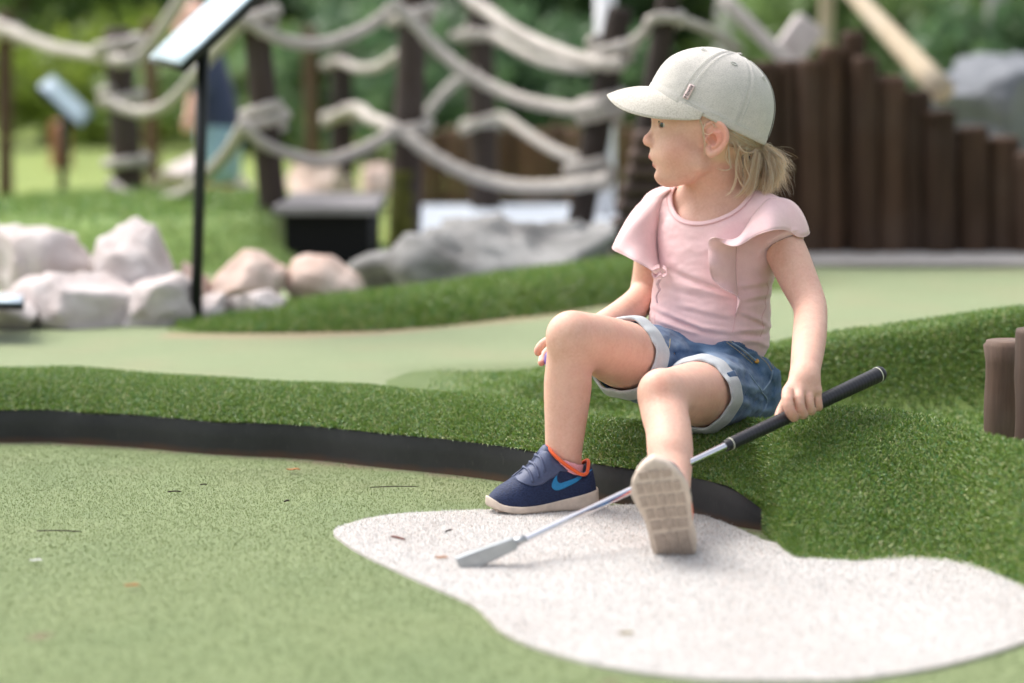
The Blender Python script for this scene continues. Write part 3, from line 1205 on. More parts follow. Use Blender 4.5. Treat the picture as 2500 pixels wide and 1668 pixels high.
# ------------------------------------------------------------------ ropes
def rope_data(pts, rad, wind=9.0, per_m=90):
    pts = np.asarray(pts, float)
    L = np.linalg.norm(np.diff(pts, axis=0), axis=1).sum()
    n = int(max(40, min(420, L * per_m)))
    q = catmull(pts, n)
    t_, nn_, bb_ = frames(q)
    s = np.concatenate([[0], np.cumsum(np.linalg.norm(np.diff(q, axis=0), axis=1))])
    a = np.arange(12) / 12 * 2 * math.pi
    A = a[None, :] + 0 * s[:, None]
    tw = s[:, None] / (rad * wind) * 2 * math.pi
    rr_ = rad * (0.84 + 0.24 * np.abs(np.cos(1.5 * (A - tw))))
    v = q[:, None, :] + rr_[:, :, None] * (np.cos(A)[:, :, None] * nn_[:, None, :] + np.sin(A)[:, :, None] * bb_[:, None, :])
    v = np.concatenate([np.repeat(q[:1, None], 12, 1), v, np.repeat(q[-1:, None], 12, 1)], 0)
    return v.reshape(-1, 3), grid_faces(n + 2, 12, False, True)


def wrap(post_key, py, turns, rad, tail=None, tilt=0.0):
    """coil of rope round a post at photo height py"""
    b, t_, pr = posts[post_key]
    best = min(np.linspace(0, 1, 400), key=lambda s: abs(project_y(b + (t_ - b) * s) - py))
    c = b + (t_ - b) * best
    n = int(28 * turns)
    a = np.linspace(0, 2 * math.pi * turns, n) + 0.6
    zz = np.linspace(-0.5, 0.5, n) * turns * rad * 1.9
    R_ = pr + rad * 0.9
    return np.stack([c[0] + R_ * np.cos(a), c[1] + R_ * np.sin(a), c[2] + zz + tilt * np.cos(a)], 1)


def project_y(p):
    q = np.asarray(p) - np.array([0, 0, CAM_H])
    return 834 - FPX * (q @ _up) / (q @ _fw)


def rope(rows, rpx, label, wraps=()):
    """rows: (px, py, d)"""
    pts = np.array([W(*p_) for p_ in rows])
    dm = np.mean([p_[2] for p_ in rows])
    rad = 0.82 * rpx / 2 * dm / FPX
    root = empty('rope', pts[0], label, 'rope', 'ropes strung between the posts')
    v, f = rope_data(pts, rad)
    obj('strand', mesh_from(v, f), M_ROPE, root)
    for (pk, py, turns, tilt) in wraps:
        v, f = rope_data(wrap(pk, py, turns, rad, tilt=tilt), rad)
        obj('coil', mesh_from(v, f), M_ROPE, root)
    return root


rope([(-160, 30, 10), (-60, 42, 9.9), (0, 62, 9.8), (60, 90, 9.4), (130, 117, 9.0), (215, 132, 8.6), (260, 138, 8.3), (300, 150, 8.15), (340, 138, 8.15), (378, 95, 8.1), (410, 50, 8.0), (455, -20, 7.9)], 38,
     'rope sagging in from the left edge to the rope-wrapped dark post', [('p2', 112, 1.2, 0.006), ('p1', 80, 1.5, 0.0)])
rope([(262, 244, 8.15), (300, 264, 8.1), (350, 274, 8.0), (400, 260, 7.8), (440, 226, 7.6), (470, 190, 7.5), (520, 128, 7.35), (560, 85, 7.2), (590, 48, 7.05)], 36,
     'rope rising behind the big sign from dark post to leaning post', [('p2', 238, 1.6, 0.004), ('p3', 42, 1.4, 0.012)])
rope([(590, 42, 7.05), (640, 76, 7.1), (700, 100, 7.25), (750, 108, 7.35), (800, 104, 7.45), (850, 88, 7.5), (905, 62, 7.55), (960, 20, 7.55)], 37,
     'rope sagging between the leaning post and the mossy tall post', [('p4', 36, 1.4, 0.014)])
rope([(955, 8, 7.55), (1002, 46, 7.55), (1067, 118, 7.55), (1139, 177, 7.5), (1212, 217, 7.45), (1284, 246, 7.35), (1356, 260, 7.25), (1420, 268, 7.15), (1470, 262, 7.12)], 40,
     'thick rope dropping from the mossy post to the leaning post by the cap', [('p6', 262, 2.2, 0.006)])
rope([(1120, -40, 8.6), (1150, 0, 8.5), (1194, 30, 8.3), (1248, 70, 8.0), (1320, 108, 7.7), (1392, 136, 7.4), (1465, 155, 7.2), (1520, 158, 7.15)], 40,
     'topmost rope sweeping down to the leaning post beside the cap', [('p6', 118, 1.5, 0.008)])
rope([(1104, 90, 8.9), (1150, 82, 8.85), (1206, 88, 8.8), (1260, 118, 8.6), (1320, 148, 8.4), (1380, 162, 8.3), (1440, 166, 8.2)], 30,
     'fainter rope hanging just under the topmost rope', [('p5', 86, 1.3, 0.0)])
rope([(1540, 105, 7.1), (1572, 78, 7.0), (1592, 48, 6.85), (1620, 40, 6.85), (1680, 55, 6.9), (1740, 80, 7.0), (1800, 120, 7.1)], 30,
     'rope leaving the cut post top towards the post behind the cap', [('p7', 45, 1.2, 0.0)])
rope([(268, 445, 8.15), (307, 474, 8.1), (362, 488, 8.0), (434, 477, 7.8), (477, 452, 7.6), (542, 388, 7.3), (575, 340, 7.15), (597, 300, 7.05)], 36,
     'low rope rising from the pale boulders to the leaning post', [('p2', 395, 1.3, 0.0), ('p3', 290, 1.8, 0.010)])
rope([(597, 306, 7.05), (633, 345, 7.1), (687, 371, 7.2), (760, 393, 7.35), (814, 390, 7.45), (850, 378, 7.5), (910, 352, 7.55), (955, 322, 7.55)], 36,
     'low rope sagging between the leaning post and the mossy post', [('p4', 318, 1.2, 0.01)])
rope([(796, 298, 9.3), (850, 268, 9.0), (882, 270, 8.5), (905, 290, 8.0), (948, 306, 7.6), (995, 335, 7.55), (1067, 386, 7.5), (1139, 423, 7.45), (1212, 445, 7.4), (1284, 456, 7.3), (1356, 455, 7.2), (1429, 448, 7.1), (1490, 438, 7.05)], 40,
     'long low rope curving under the others to the leaning post', [('p6', 428, 1.8, 0.004), ('p4b', 282, 1.2, 0.0)])
rope([(1125, 318, 8.9), (1175, 297, 8.85), (1226, 286, 8.8), (1266, 311, 8.6), (1320, 347, 8.4), (1374, 376, 8.2), (1420, 388, 8.1)], 30,
     'short rope between dark post and leaning post above the timber wall', [('p5', 300, 1.2, 0.0)])
rope([(1030, 290, 8.8), (1049, 268, 8.8), (1085, 224, 8.85), (1121, 195, 8.9), (1170, 178, 8.9)], 28, 'rope end rising behind the thick rope to the dark post')
rope([(790, 160, 9.5), (830, 150, 9.4), (872, 166, 9.2), (922, 163, 8.8), (969, 134, 8.2), (1000, 118, 7.8)], 28, 'rope sagging from the short dark post to the mossy post')


# ------------------------------------------------------------------ rocks
def rock(px0, px1, py0, py1, d, depth, mat, label, seedv, cuts=9, rough=0.10, skew=0.0, prof=None):
    """boulder filling the photo box px0..px1, py0..py1 at distance d"""
    r2 = np.random.default_rng(seedv)
    bl_, tr_ = W(px0, py1, d), W(px1, py0, d)
    cx, cz = (bl_[0] + tr_[0]) / 2, (bl_[2] + tr_[2]) / 2
    ax_, az_ = (tr_[0] - bl_[0]) / 2, (tr_[2] - bl_[2]) / 2
    nu, nv = 40, 64
    U, V = np.meshgrid(np.linspace(0, math.pi, nu), np.arange(nv) / nv * 2 * math.pi, indexing='ij')
    q = np.stack([np.sin(U) * np.cos(V), np.sin(U) * np.sin(V), np.cos(U)], -1).reshape(-1, 3)
    q = q * (1.16)
    asp = ax_ / az_
    for _ in range(cuts):
        n_ = r2.standard_normal(3)
        n_ = n_ / np.linalg.norm(n_)
        off = 0.62 + 0.30 * r2.random()
        e = q @ n_ - off
        q = q - np.clip(e, 0, None)[:, None] * n_ * 0.97
    q = q + q * (rough * fbm(q * 1.6 * np.array([max(1.0, asp), 1.0, 1.0]) + seedv * 3.1, 5))[:, None]
    lo_, hi_ = q.min(0), q.max(0)
    q = (q - (lo_ + hi_) / 2) / ((hi_ - lo_) / 2)
    q[:, 0] += skew * q[:, 2]
    q[:, 0] /= (1 + abs(skew))
    if prof is not None:
        k_ = np.interp(q[:, 0], prof[0], prof[1])
        q[:, 2] = np.where(q[:, 2] > -0.6, -0.6 + (q[:, 2] + 0.6) * k_, q[:, 2])
    v = q * np.array([ax_, depth / 2, az_])
    c = np.array([cx, d + depth * 0.1, cz])
    o_ = obj('rock', mesh_from(v, grid_faces(nu, nv, False, True)), mat, None, label, 'rock', 'boulders of the course')
    o_.location = Vector(c)
    return o_


rock(-70, 222, 548, 790, 5.75, 0.30, M_ROCKW, 'big rounded pale boulder at the left edge', 1, 9, 0.12)
rock(200, 448, 556, 830, 5.65, 0.26, M_ROCKW, 'tall pointed pinkish-white boulder left of the big sign pole', 14, 10, 0.14, -0.22, ([-1, -0.5, 0, 0.35, 0.6, 1], [0.75, 0.95, 1.15, 1.25, 0.9, 0.5]))
rock(10, 352, 664, 838, 5.45, 0.30, M_ROCKW, 'low wide pale boulder in front of the rounded one', 3, 9, 0.10)
rock(280, 492, 668, 830, 5.5, 0.24, M_ROCKW, 'pale block at the foot of the big sign pole', 4, 9, 0.12)
rock(-90, 100, 716, 838, 5.38, 0.22, M_ROCKW, 'pale stone in the lower left corner of the boulders', 5, 8, 0.10)
rock(410, 505, 638, 800, 5.75, 0.2, M_ROCKP, 'pink stone half hidden behind the big sign pole', 6)
rock(476, 712, 610, 800, 5.80, 0.24, M_ROCKP, 'flat-topped pink boulder with a brown shaded face right of the pole', 21, 8, 0.10, 0.15)
rock(680, 908, 622, 810, 5.85, 0.22, M_ROCKP, 'sloping sand-coloured boulder beside the big grey rock', 8, 9, 0.10, -0.1)
rock(484, 556, 716, 830, 5.52, 0.14, M_ROCKW, 'small white stone right of the sign pole foot', 9)
rock(536, 700, 706, 830, 5.58, 0.16, M_ROCKW, 'small pale stones edge under the pink boulder', 10)
rock(846, 1512, 506, 800, 6.25, 0.55, M_ROCKG, 'long rugged grey rock behind the grass ridge', 33, 12, 0.26, 0.0, ([-1, -0.85, -0.6, -0.3, 0.0, 0.3, 0.65, 0.9, 1], [1.3, 1.28, 1.12, 1.0, 0.92, 0.9, 0.92, 1.1, 1.2]))
rock(330, 640, 372, 540, 9.6, 0.7, M_ROCKW, 'large pale boulder in the distance behind the big sign pole', 13, 9, 0.1, 0.2)
rock(690, 865, 385, 520, 9.4, 0.5, M_ROCKP, 'distant pinkish boulder between the two tall dark posts', 15, 9, 0.1)
rock(880, 965, 400, 500, 9.8, 0.4, M_ROCKP, 'small distant pink boulder left of the mossy post', 16)
rock(2255, 2580, 128, 470, 8.2, 0.7, M_ROCKB, 'dark blue-grey rock rising behind the palisade at the right', 41, 11, 0.16)
rock(170, 300, 470, 545, 9.6, 0.3, M_ROCKW, 'far beige stone on the lawn under the small sign', 18)

# ------------------------------------------------------------------ palisade of logs
fence = empty('palisade_fence', W(2200, 622, 7.08), 'brown palisade of upright logs stepping down to the right', 'fence')
tops = [(1690, 190), (1752, 165), (1815, 150), (1872, 152), (1925, 150), (1978, 146), (2026, 116), (2083, 78), (2112, 140), (2172, 187), (2230, 223), (2294, 272), (2372, 312), (2449, 336), (2515, 372), (2580, 400), (2650, 430)]
for i, (px_c, py_t) in enumerate(tops):
    d_ = 7.08 + 0.03 * math.sin(i * 2.1)
    w_ = (64 if i < 9 else 86) * (1.0 + 0.04 * math.sin(i * 3.3))
    b_ = W(px_c + 2, 640, d_)
    t_ = W(px_c, py_t, d_)
    b_[2] = 0.05
    v_, f_ = log_data(b_, t_, w_ / 2 * d_ / FPX, w_ / 2 * d_ / FPX * 0.96, seedv=50 + i)
    obj('log', mesh_from(v_, f_), M_LOG, fence)
wall = empty('log_wall', W(1600, 640, 6.6), 'stack of horizontal brown logs beside the child\'s face', 'log wall')
for i, (px_e, py_c) in enumerate([(1484, 632), (1490, 590), (1500, 548), (1512, 506), (1524, 464), (1536, 422), (1546, 380), (1556, 340)]):
    a_ = W(px_e, py_c, 6.55)
    b_ = W(1760, py_c - 4, 6.7)
    v_, f_ = log_data(b_, a_, 0.024, 0.023, seedv=80 + i)
    obj('log', mesh_from(v_, f_), m_wood('wall_log', (0.05, 0.032, 0.025), (0.095, 0.062, 0.05), (0.15, 0.12, 0.11)) if i == 0 else bpy.data.materials['wall_log'], wall)
low = empty('low_palisade', W(1250, 480, 9.9), 'low reddish timber palisade behind the ropes and posts', 'fence')
for i in range(17):
    px_c = 1000 + i * 36
    t_ = W(px_c, 326 + 10 * math.sin(i * 1.7) - i * 1.2, 9.9)
    b_ = W(px_c, 500, 9.9)
    b_[2] = 0.03
    v_, f_ = log_data(b_, t_, 0.030, 0.029, 12, seedv=110 + i)
    obj('log', mesh_from(v_, f_), M_REDPOST, low)

# basin tinted like reflected sky, deck with its hollow blacked in
cp_ = [W(1015, 470, 9.2)[:2], W(1700, 470, 9.2)[:2], G(1700, 640, 0.11)[:2], G(960, 640, 0.11)[:2]]
sheet('pale_basin', cp_, 0.112, M_SKYBASIN)  # flat sheet, the sky's reflection is put into its colour
deck = empty('low_deck', W(790, 600, 7.0), 'low deck with a grey top and its hollow painted black, left of the grey rock', 'deck')
b0, b1 = W(700, 610, 7.0), W(905, 610, 7.0)
q, fq = box((b0[0], 6.95, 0.06), (b1[0], 7.5, W(790, 522, 7.0)[2]), 0.004)
obj('under_fill', mesh_from(q, fq, False), M_HOLLOWSHADE, deck)  # solid black block in place of the shaded hollow under the planks
z1 = W(790, 522, 7.0)[2]
for i in range(6):
    q, fq = box((b0[0] - 0.03, 6.90 + i * 0.115, z1 + 0.003), (b1[0] + 0.02, 6.90 + i * 0.115 + 0.108, z1 + 0.028), 0.004)
    obj('plank', mesh_from(q, fq, False), M_DECK, deck)

# ------------------------------------------------------------------ lectern signs
def lectern(corner_far, corner_near, run, pole0, pole1, pw, label, thick=0.012):
    root = empty('lectern_sign', pole0, label, 'sign')
    a, b = np.asarray(corner_far), np.asarray(corner_near)
    run = np.asarray(run)
    n_ = np.cross(b - a, run)
    n_ /= np.linalg.norm(n_)
    if n_[2] < 0:
        n_ = -n_
    gg = np.array([[a + (b - a) * u + run * v for v in np.linspace(0, 1, 6)] for u in np.linspace(0, 1, 5)])
    v_, f_ = solid(gg, 0.004)
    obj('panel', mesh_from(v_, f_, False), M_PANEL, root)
    gg2 = np.array([[a + (b - a) * (-0.03 + 1.06 * u) + run * (-0.02 + 1.04 * v) - n_ * thick for v in np.linspace(0, 1, 4)] for u in np.linspace(0, 1, 4)])
    v_, f_ = solid(gg2, thick)
    obj('backing', mesh_from(v_, f_, False), M_BLACKM, root)
    v_, f_ = tube(np.array([pole0, (np.asarray(pole0) + pole1) / 2, pole1]), pw, 14)
    obj('pole', mesh_from(v_, f_), M_BLACKM, root)
    return root


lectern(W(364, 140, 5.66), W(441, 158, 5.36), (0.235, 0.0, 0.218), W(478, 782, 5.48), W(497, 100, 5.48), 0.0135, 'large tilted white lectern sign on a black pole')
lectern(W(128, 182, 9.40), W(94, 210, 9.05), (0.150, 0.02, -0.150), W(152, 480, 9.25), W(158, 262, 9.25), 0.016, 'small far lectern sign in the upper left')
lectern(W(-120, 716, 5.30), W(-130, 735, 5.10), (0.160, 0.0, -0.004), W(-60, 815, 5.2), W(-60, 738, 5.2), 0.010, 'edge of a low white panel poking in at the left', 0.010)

# ------------------------------------------------------------------ stakes on the bank at the right
for (px_c, py_b, py_t, d_, w_, lab) in ((2466, 1010, 818, 3.83, 122, 'short weathered stake on the bank at the right edge, the farther one'),
                                          (2546, 1100, 790, 3.60, 134, 'taller weathered stake cut by the right edge of the picture')):
    b_ = W(px_c, py_b, d_)
    t_ = W(px_c, py_t + 14, d_)
    b_[2] = 0.02
    v_, f_ = log_data(b_, t_, w_ / 2 * d_ / FPX, w_ / 2 * d_ / FPX, 28, 0.001, seedv=int(px_c), edge=0.95)
    obj('wooden_stake', mesh_from(v_, f_), M_STAKE, None, lab, 'stake', 'stakes on the bank')

# ------------------------------------------------------------------ timber beams and poles at the top right
def beam(a, b, w0, w1, mat, label, cat='beam', name='timber_beam'):
    a, b = W(*a), W(*b)
    s = np.linspace(0, 1, 8)
    v_, f_ = tube(a + s[:, None] * (b - a), w0 + (w1 - w0) * s, 14)
    return obj(name, mesh_from(v_, f_), mat, None, label, cat)


beam((2040, -60, 8.4), (2300, 222, 7.6), 0.026, 0.042, M_PALEWOOD, 'pale bare timber beam leaning down onto the palisade')
beam((1760, -10, 7.4), (1950, 180, 7.3), 0.022, 0.022, M_ROPE, 'thick rope dropping to the palisade above the cap', 'rope', 'rope_end')
q, fq = box((0, 0, 0), (0.105, 0.10, 0.15), 0.015)
v_ = np.array([W(1890, 120, 7.9)]) + q @ np.array([[0.8, 0, -0.6], [0, 1, 0], [0.55, 0, 0.8]])
obj('stone_slab', mesh_from(v_, fq), M_ROCKW, None, 'off-white slanted slab above the palisade right of the cap', 'slab')
beam((2012, 330, 9.5), (2022, -120, 9.5), 0.030, 0.028, M_PALEWOOD, 'tan upright timber behind the palisade', 'post', 'timber_post')
wp = W(1478, 330, 8.6)
wp[2] = 0.06
tp = W(1478, -140, 8.6)
v_, f_ = tube(np.array([wp, (wp + tp) / 2, tp]), 0.036, 16)
obj('white_pole', mesh_from(v_, f_), M_WHITE, None, 'bright white pole behind the cut post top', 'pole')

# ------------------------------------------------------------------ trees and shrubs
def m_leaf(name, dark, mid, light):
    return m_blade(name, [(0.0, dark), (0.5, mid), (1.0, light)], 0.5, 0.5)


M_LEAF_A = m_leaf('leaf_mid', (0.105, 0.175, 0.060), (0.170, 0.260, 0.090), (0.25, 0.35, 0.13))
M_LEAF_B = m_leaf('leaf_dark', (0.065, 0.130, 0.065), (0.105, 0.190, 0.090), (0.160, 0.25, 0.12))
M_LEAF_C = m_leaf('leaf_bright', (0.13, 0.20, 0.030), (0.21, 0.29, 0.045), (0.31, 0.38, 0.07))


def leaves(c, rad, n, size, seedv, clumps=14):
    r2 = np.random.default_rng(seedv)
    cl = r2.standard_normal((clumps, 3))
    cl /= np.linalg.norm(cl, axis=1)[:, None]
    cl = cl * (0.35 + 0.55 * r2.random((clumps, 1))) * rad
    which = r2.integers(0, clumps, n)
    p = cl[which] + r2.standard_normal((n, 3)) * rad * 0.20
    p = p + np.asarray(c)
    u = r2.standard_normal((n, 3))
    u /= np.linalg.norm(u, axis=1)[:, None]
    w = np.cross(u, r2.standard_normal((n, 3)))
    w /= np.linalg.norm(w, axis=1)[:, None]
    s = size * (0.6 + 0.8 * r2.random((n, 1)))
    v = np.stack([p - u * s, p + w * s * 0.55, p + u * s, p - w * s * 0.55], 1).reshape(-1, 3)
    return v, np.arange(4 * n).reshape(n, 4)


def tree(px, d, h, rad, mat, label, seedv, n=5000, low=0.25, size=0.07, bark=None, trunk_r=None, cat='tree', name='tree'):
    b = W(px, 300, d)
    b[2] = 0.05
    root = empty(name, b, label, cat, 'trees and shrubs in the background')
    r2 = np.random.default_rng(seedv)
    tr_ = trunk_r or h * 0.022
    pth = np.array([b + np.array([0.04 * h * math.sin(k * 1.3 + seedv), 0, h * 0.92 * k / 5]) * np.array([k / 5, 1, 1]) for k in range(6)])
    v, f = tube(catmull(pth, 16), np.linspace(tr_ * 1.25, tr_ * 0.35, 16), 10)
    parts_ = [(v, f)]
    for k in range(6):
        s = catmull(pth, 16)[5 + k]
        e = s + np.array([r2.standard_normal() * rad * 0.6, r2.standard_normal() * rad * 0.5, rad * (0.3 + 0.3 * r2.random())])
        parts_.append(tube(np.array([s, (s + e) / 2 + [0, 0, 0.02 * h], e]), [tr_ * 0.5, tr_ * 0.35, tr_ * 0.15], 7))
    v, f = join_data(parts_)
    obj('trunk', mesh_from(v, f), bark or M_TRUNK, root)
    ch = (h - low * h) / 2
    v, f = leaves(b + np.array([0, 0, low * h + ch]), np.array([rad, rad, ch * 1.1]), n, size, seedv + 1, 18)
    v[:, 2] = np.maximum(v[:, 2], 0.07)
    obj('crown', mesh_from(v, f), mat, root)
    return root


tree(60, 21, 3.6, 1.7, M_LEAF_A, 'broad mid-green tree in the far left corner', 201, 6000, 0.03, 0.10)
tree(430, 24, 4.2, 2.0, M_LEAF_A, 'broad green tree behind the big sign', 202, 7000, 0.02, 0.11)
tree(800, 22, 3.8, 1.7, M_LEAF_B, 'dark green tree behind the ropes left of centre', 203, 7000, 0.02, 0.10)
tree(1110, 20, 3.6, 1.5, M_LEAF_B, 'dark green tree behind the dark post at centre', 204, 7000, 0.02, 0.10)
tree(1320, 26, 4.6, 1.6, M_LEAF_C, 'bright green tree beyond the topmost rope', 205, 5000, 0.05, 0.10)
tree(1640, 22, 3.8, 1.5, M_LEAF_B, 'dark green tree behind the child\'s cap', 206, 6000, 0.02, 0.10)
tree(2020, 24, 4.2, 1.7, M_LEAF_A, 'green tree above the highest logs of the palisade', 207, 6000, 0.02, 0.10)
tree(2330, 20, 3.6, 1.5, M_LEAF_C, 'bright yellow-green tree between the pale trunks at the right', 208, 6000, 0.02, 0.10)
tree(2560, 22, 3.8, 1.6, M_LEAF_B, 'dark tree at the upper right edge', 209, 5000, 0.02, 0.10)
for i, (px_c, d_, lab) in enumerate(((1372, 24, 'pale birch trunk left of the white pole'), (1412, 26, 'second pale birch beside the white pole'), (1770, 15, 'pale grey birch trunk above the back of the cap'),
                                     (2212, 15, 'pale birch trunk right of the leaning timber beam'), (2420, 13, 'pale birch trunk above the blue-grey rock'))):
    tree(px_c, d_, 5.5, 0.9, M_LEAF_A, lab, 230 + i, 900, 0.55, 0.07, M_BARK, (0.055, 0.055, 0.075, 0.045, 0.05)[i], 'birch', 'birch_tree')
for i, (px_c, d_, h_, rd, mt, lab) in enumerate(((120, 16, 0.75, 0.9, M_LEAF_C, 'bright yellow-green shrub behind the small far sign'), (300, 17, 0.9, 0.9, M_LEAF_C, 'bright shrub behind the rope-wrapped post'),
                                            (620, 15, 0.8, 0.7, M_LEAF_A, 'mid-green shrub behind the leaning post'), (920, 14, 0.9, 0.7, M_LEAF_B, 'dark shrub left of the mossy post'),
                                            (1150, 13, 0.75, 0.6, M_LEAF_B, 'dark shrub above the low palisade'), (1330, 13.5, 0.8, 0.6, M_LEAF_B, 'dark bluish shrub right of the dark post'),
                                            (1950, 13, 1.1, 0.7, M_LEAF_A, 'green shrub behind the highest palisade logs'), (2180, 13, 0.9, 0.6, M_LEAF_A, 'green shrub beside the leaning timber beam'), (2480, 12, 0.95, 0.5, M_LEAF_B, 'dark shrub on the blue-grey rock'))):
    tree(px_c, d_, h_, rd, mt, lab, 260 + i, 2600, 0.0, 0.055, None, 0.012, 'shrub', 'shrub')
# long dark hedge that closes the view
hd_ = []
for i in range(26):
    hd_.append(leaves((-9.5 + i * 0.76, 33 + 1.2 * math.sin(i * 1.7), 1.0), np.array([0.9, 0.8, 1.3]), 900, 0.16, 300 + i, 8))
v_, f_ = join_data(hd_)
v_[:, 2] = np.maximum(v_[:, 2], 0.07)
obj('far_hedge', mesh_from(v_, f_), M_LEAF_A, None, 'far belt of trees and bushes closing the view', 'hedge', None, 'stuff')


# ------------------------------------------------------------------ the child
def project(p):
    q = np.asarray(p) - np.array([0, 0, CAM_H])
    z = q @ _fw
    return 1250 + FPX * (q @ _rt) / z, 834 - FPX * (q @ _up) / z


person = empty('person', W(1745, 1020, 3.98), 'small blond child in grey cap, pink top and denim shorts, sitting on the turf bank', 'person')

# club line, shared with the hand that holds it
CLUB_A = W(1222, 1346, 3.245)
CLUB_B = W(2153, 911, 3.70)


def club_at(px):
    lo_, hi_ = -0.3, 1.3
    for _ in range(50):
        m = (lo_ + hi_) / 2
        if project(CLUB_A + (CLUB_B - CLUB_A) * m)[0] < px:
            lo_ = m
        else:
            hi_ = m
    return CLUB_A + (CLUB_B - CLUB_A) * lo_


def L4(rows):
    return np.array([list(W(a, b, d)) + [R(r, d)] for a, b, d, r in rows])


# head frame: x forward (to the picture's left), y towards the camera, z up; unit = one photo pixel
HD = 3.95
HC = W(1740, 300, HD)
H_tc = np.array([0, 0, CAM_H]) - HC
H_s = np.linalg.norm(H_tc) / FPX / math.sqrt(1 + ((1740 - 1250) / FPX) ** 2 + ((834 - 300) / FPX) ** 2) * 1.0
H_tc = H_tc / np.linalg.norm(H_tc)
H_f = -_rt - H_tc * (-_rt @ H_tc)
H_f /= np.linalg.norm(H_f)
H_u = np.cross(H_f, H_tc)
H_M = np.stack([H_f, H_tc, H_u])


def H(x, y, z):
    return HC + H_s * (x * H_f + y * H_tc + z * H_u)


def HV(a):
    a = np.asarray(a, float)
    return HC + H_s * (a @ H_M)


def hell(c, r, M=None):
    MM = H_M if M is None else np.asarray(M) @ H_M
    return p_ell(H(*c), np.array(r) * H_s, MM)


def hchain(rows, n=None):
    rows = np.asarray(rows, float)
    if n:
        rows = catmull(rows, n)
    return p_chain(HV(rows[:, :3]), np.maximum(rows[:, 3], 0.5) * H_s)


def sym(f):
    return [f(1), f(-1)]


skull = [hell((-2, 0, 34), (146, 106, 128)),
         hell((68, 0, 18), (80, 86, 66)),
         hell((72, 0, -50), (71, 84, 92)),
         hell((108, 0, -78), (44, 42, 36)),
         hell((111, 0, -122), (27, 27, 27)),
         hchain([(20, 0, -60, 74), (60, 0, -84, 62)])]
skull += sym(lambda s: hell((82, 44 * s, -76), (46, 44, 44)))
skull += sym(lambda s: hchain([(38, 58 * s, -96, 30), (84, 26 * s, -122, 27), (108, 0, -124, 25)], 6))
face1 = Group(skull, 0.014)
nose = Group([hchain([(133, 0, -4, 12), (139, 0, -18, 12.5), (146, 0, -29, 12.5), (155, 0, -41, 14.5)], 8),
              hell((151, 0, -46), (17, 15, 12))]
             + sym(lambda s: hell((146, 14 * s, -49), (14, 9.5, 10))), 0.005)
lips = Group([hchain([(129, -25, -91, 3.5), (140, -14, -85, 7.5), (147, -4, -83, 8.5), (147, 4, -83, 8.5), (140, 14, -85, 7.5), (129, 25, -91, 3.5)], 14),
              hchain([(127, -22, -95, 3.0), (134, -12, -100, 7.5), (137.5, 0, -102, 8.5), (134, 12, -100, 7.5), (127, 22, -95, 3.0)], 12)], 0.0015)
lids = Group(sym(lambda s: hell((113, 39 * s, -4), (18.5, 18, 15))), 0.002)
ear_pts = [(19, -12), (10, -2), (-3, 3), (-20, -3), (-33, -22), (-33, -43), (-22, -60), (-8, -72), (5, -74), (12, -62)]


def ear(s):
    th = math.radians(24)
    rows = []
    for (x, z) in ear_pts:
        rows.append((x, s * (100 + (12 - x) * math.sin(th) * 0.75), z, 6.0))
    rows = np.array(rows)
    rows[-3:, 3] = (7.5, 9, 7)
    Mx = np.array([[math.cos(th), -s * math.sin(th), 0], [s * math.sin(th), math.cos(th), 0], [0, 0, 1]])
    plate = hell((-8, s * 105, -34), (24, 6, 36), Mx)
    inner = hchain([(-2, s * 108, -14, 4), (-17, s * 112, -26, 4.5), (-18, s * 111, -46, 4.5), (-4, s * 107, -58, 5)], 8)
    tragus = hell((15, s * 103, -40), (6, 6, 9))
    root = hell((4, s * 96, -36), (14, 10, 34))
    concha = hell((2, s * 112, -41), (11, 16, 15), Mx)
    fossa = hell((-7, s * 117, -15), (14, 10, 8), Mx)
    return Group([hchain(rows, 26), plate, inner, tragus, root], 0.0025, [concha, fossa], 0.002)


socket_cut = sym(lambda s: hell((148, 44 * s, -2), (18, 20, 15)))
nostril_cut = sym(lambda s: hell((151, 7 * s, -58), (5.5, 4, 6)))
eye_cut = sym(lambda s: hell((122, 52 * s, -5), (15, 17, 6.6)))
mouth_cut = [hchain([(126, -23, -92.5, 1.8), (138, -12, -92.5, 3.6), (150, 0, -93, 4.6), (138, 12, -92.5, 3.6), (126, 23, -92.5, 1.8)], 10)]
sulcus = [hell((150, 0, -114), (12, 22, 6))]
head_a = Group([face1, nose], 0.006, socket_cut + sulcus, 0.010)
head_b = Group([head_a, lips, lids], 0.004, mouth_cut + nostril_cut + eye_cut, 0.0012)
head_g = head_b
ears_g = [ear(1), ear(-1)]

# trunk
SH_R = W(1618, 518, 4.03)
SH_L = W(1890, 548, 3.91)
lat = SH_L - SH_R
lat[2] = 0
lat /= np.linalg.norm(lat)
frt = np.array([lat[1], -lat[0], 0.0])
if frt[1] > 0:
    frt = -frt
T_M = np.stack([lat, frt, [0, 0, 1.0]])


def trunk(g):
    return [p_ell(W(1748, 600, 3.975), np.array([0.105, 0.078, 0.095]) + g, T_M),
            p_ell(W(1738, 700, 3.97), np.array([0.094, 0.080, 0.10]) + g, T_M),
            p_ell(W(1731, 800, 3.97), np.array([0.097, 0.088, 0.10]) + g, T_M),
            p_ell(W(1740, 900, 4.0), np.array([0.112, 0.092, 0.085]) + g, T_M),
            p_chain([SH_R, W(1680, 500, 4.0), W(1750, 502, 3.985), W(1820, 515, 3.95), SH_L],
                    np.array([0.030, 0.032, 0.036, 0.033, 0.030]) + g)]


neck = [p_limb(L4([(1744, 380, 3.965, 66), (1746, 440, 3.975, 67), (1748, 480, 3.98, 67), (1750, 520, 3.99, 72)]), 8),
        p_chain([W(1740, 470, 3.985), W(1650, 505, 4.01)], [0.033, 0.027]),
        p_chain([W(1745, 470, 3.985), W(1845, 515, 3.94)], [0.033, 0.027])]

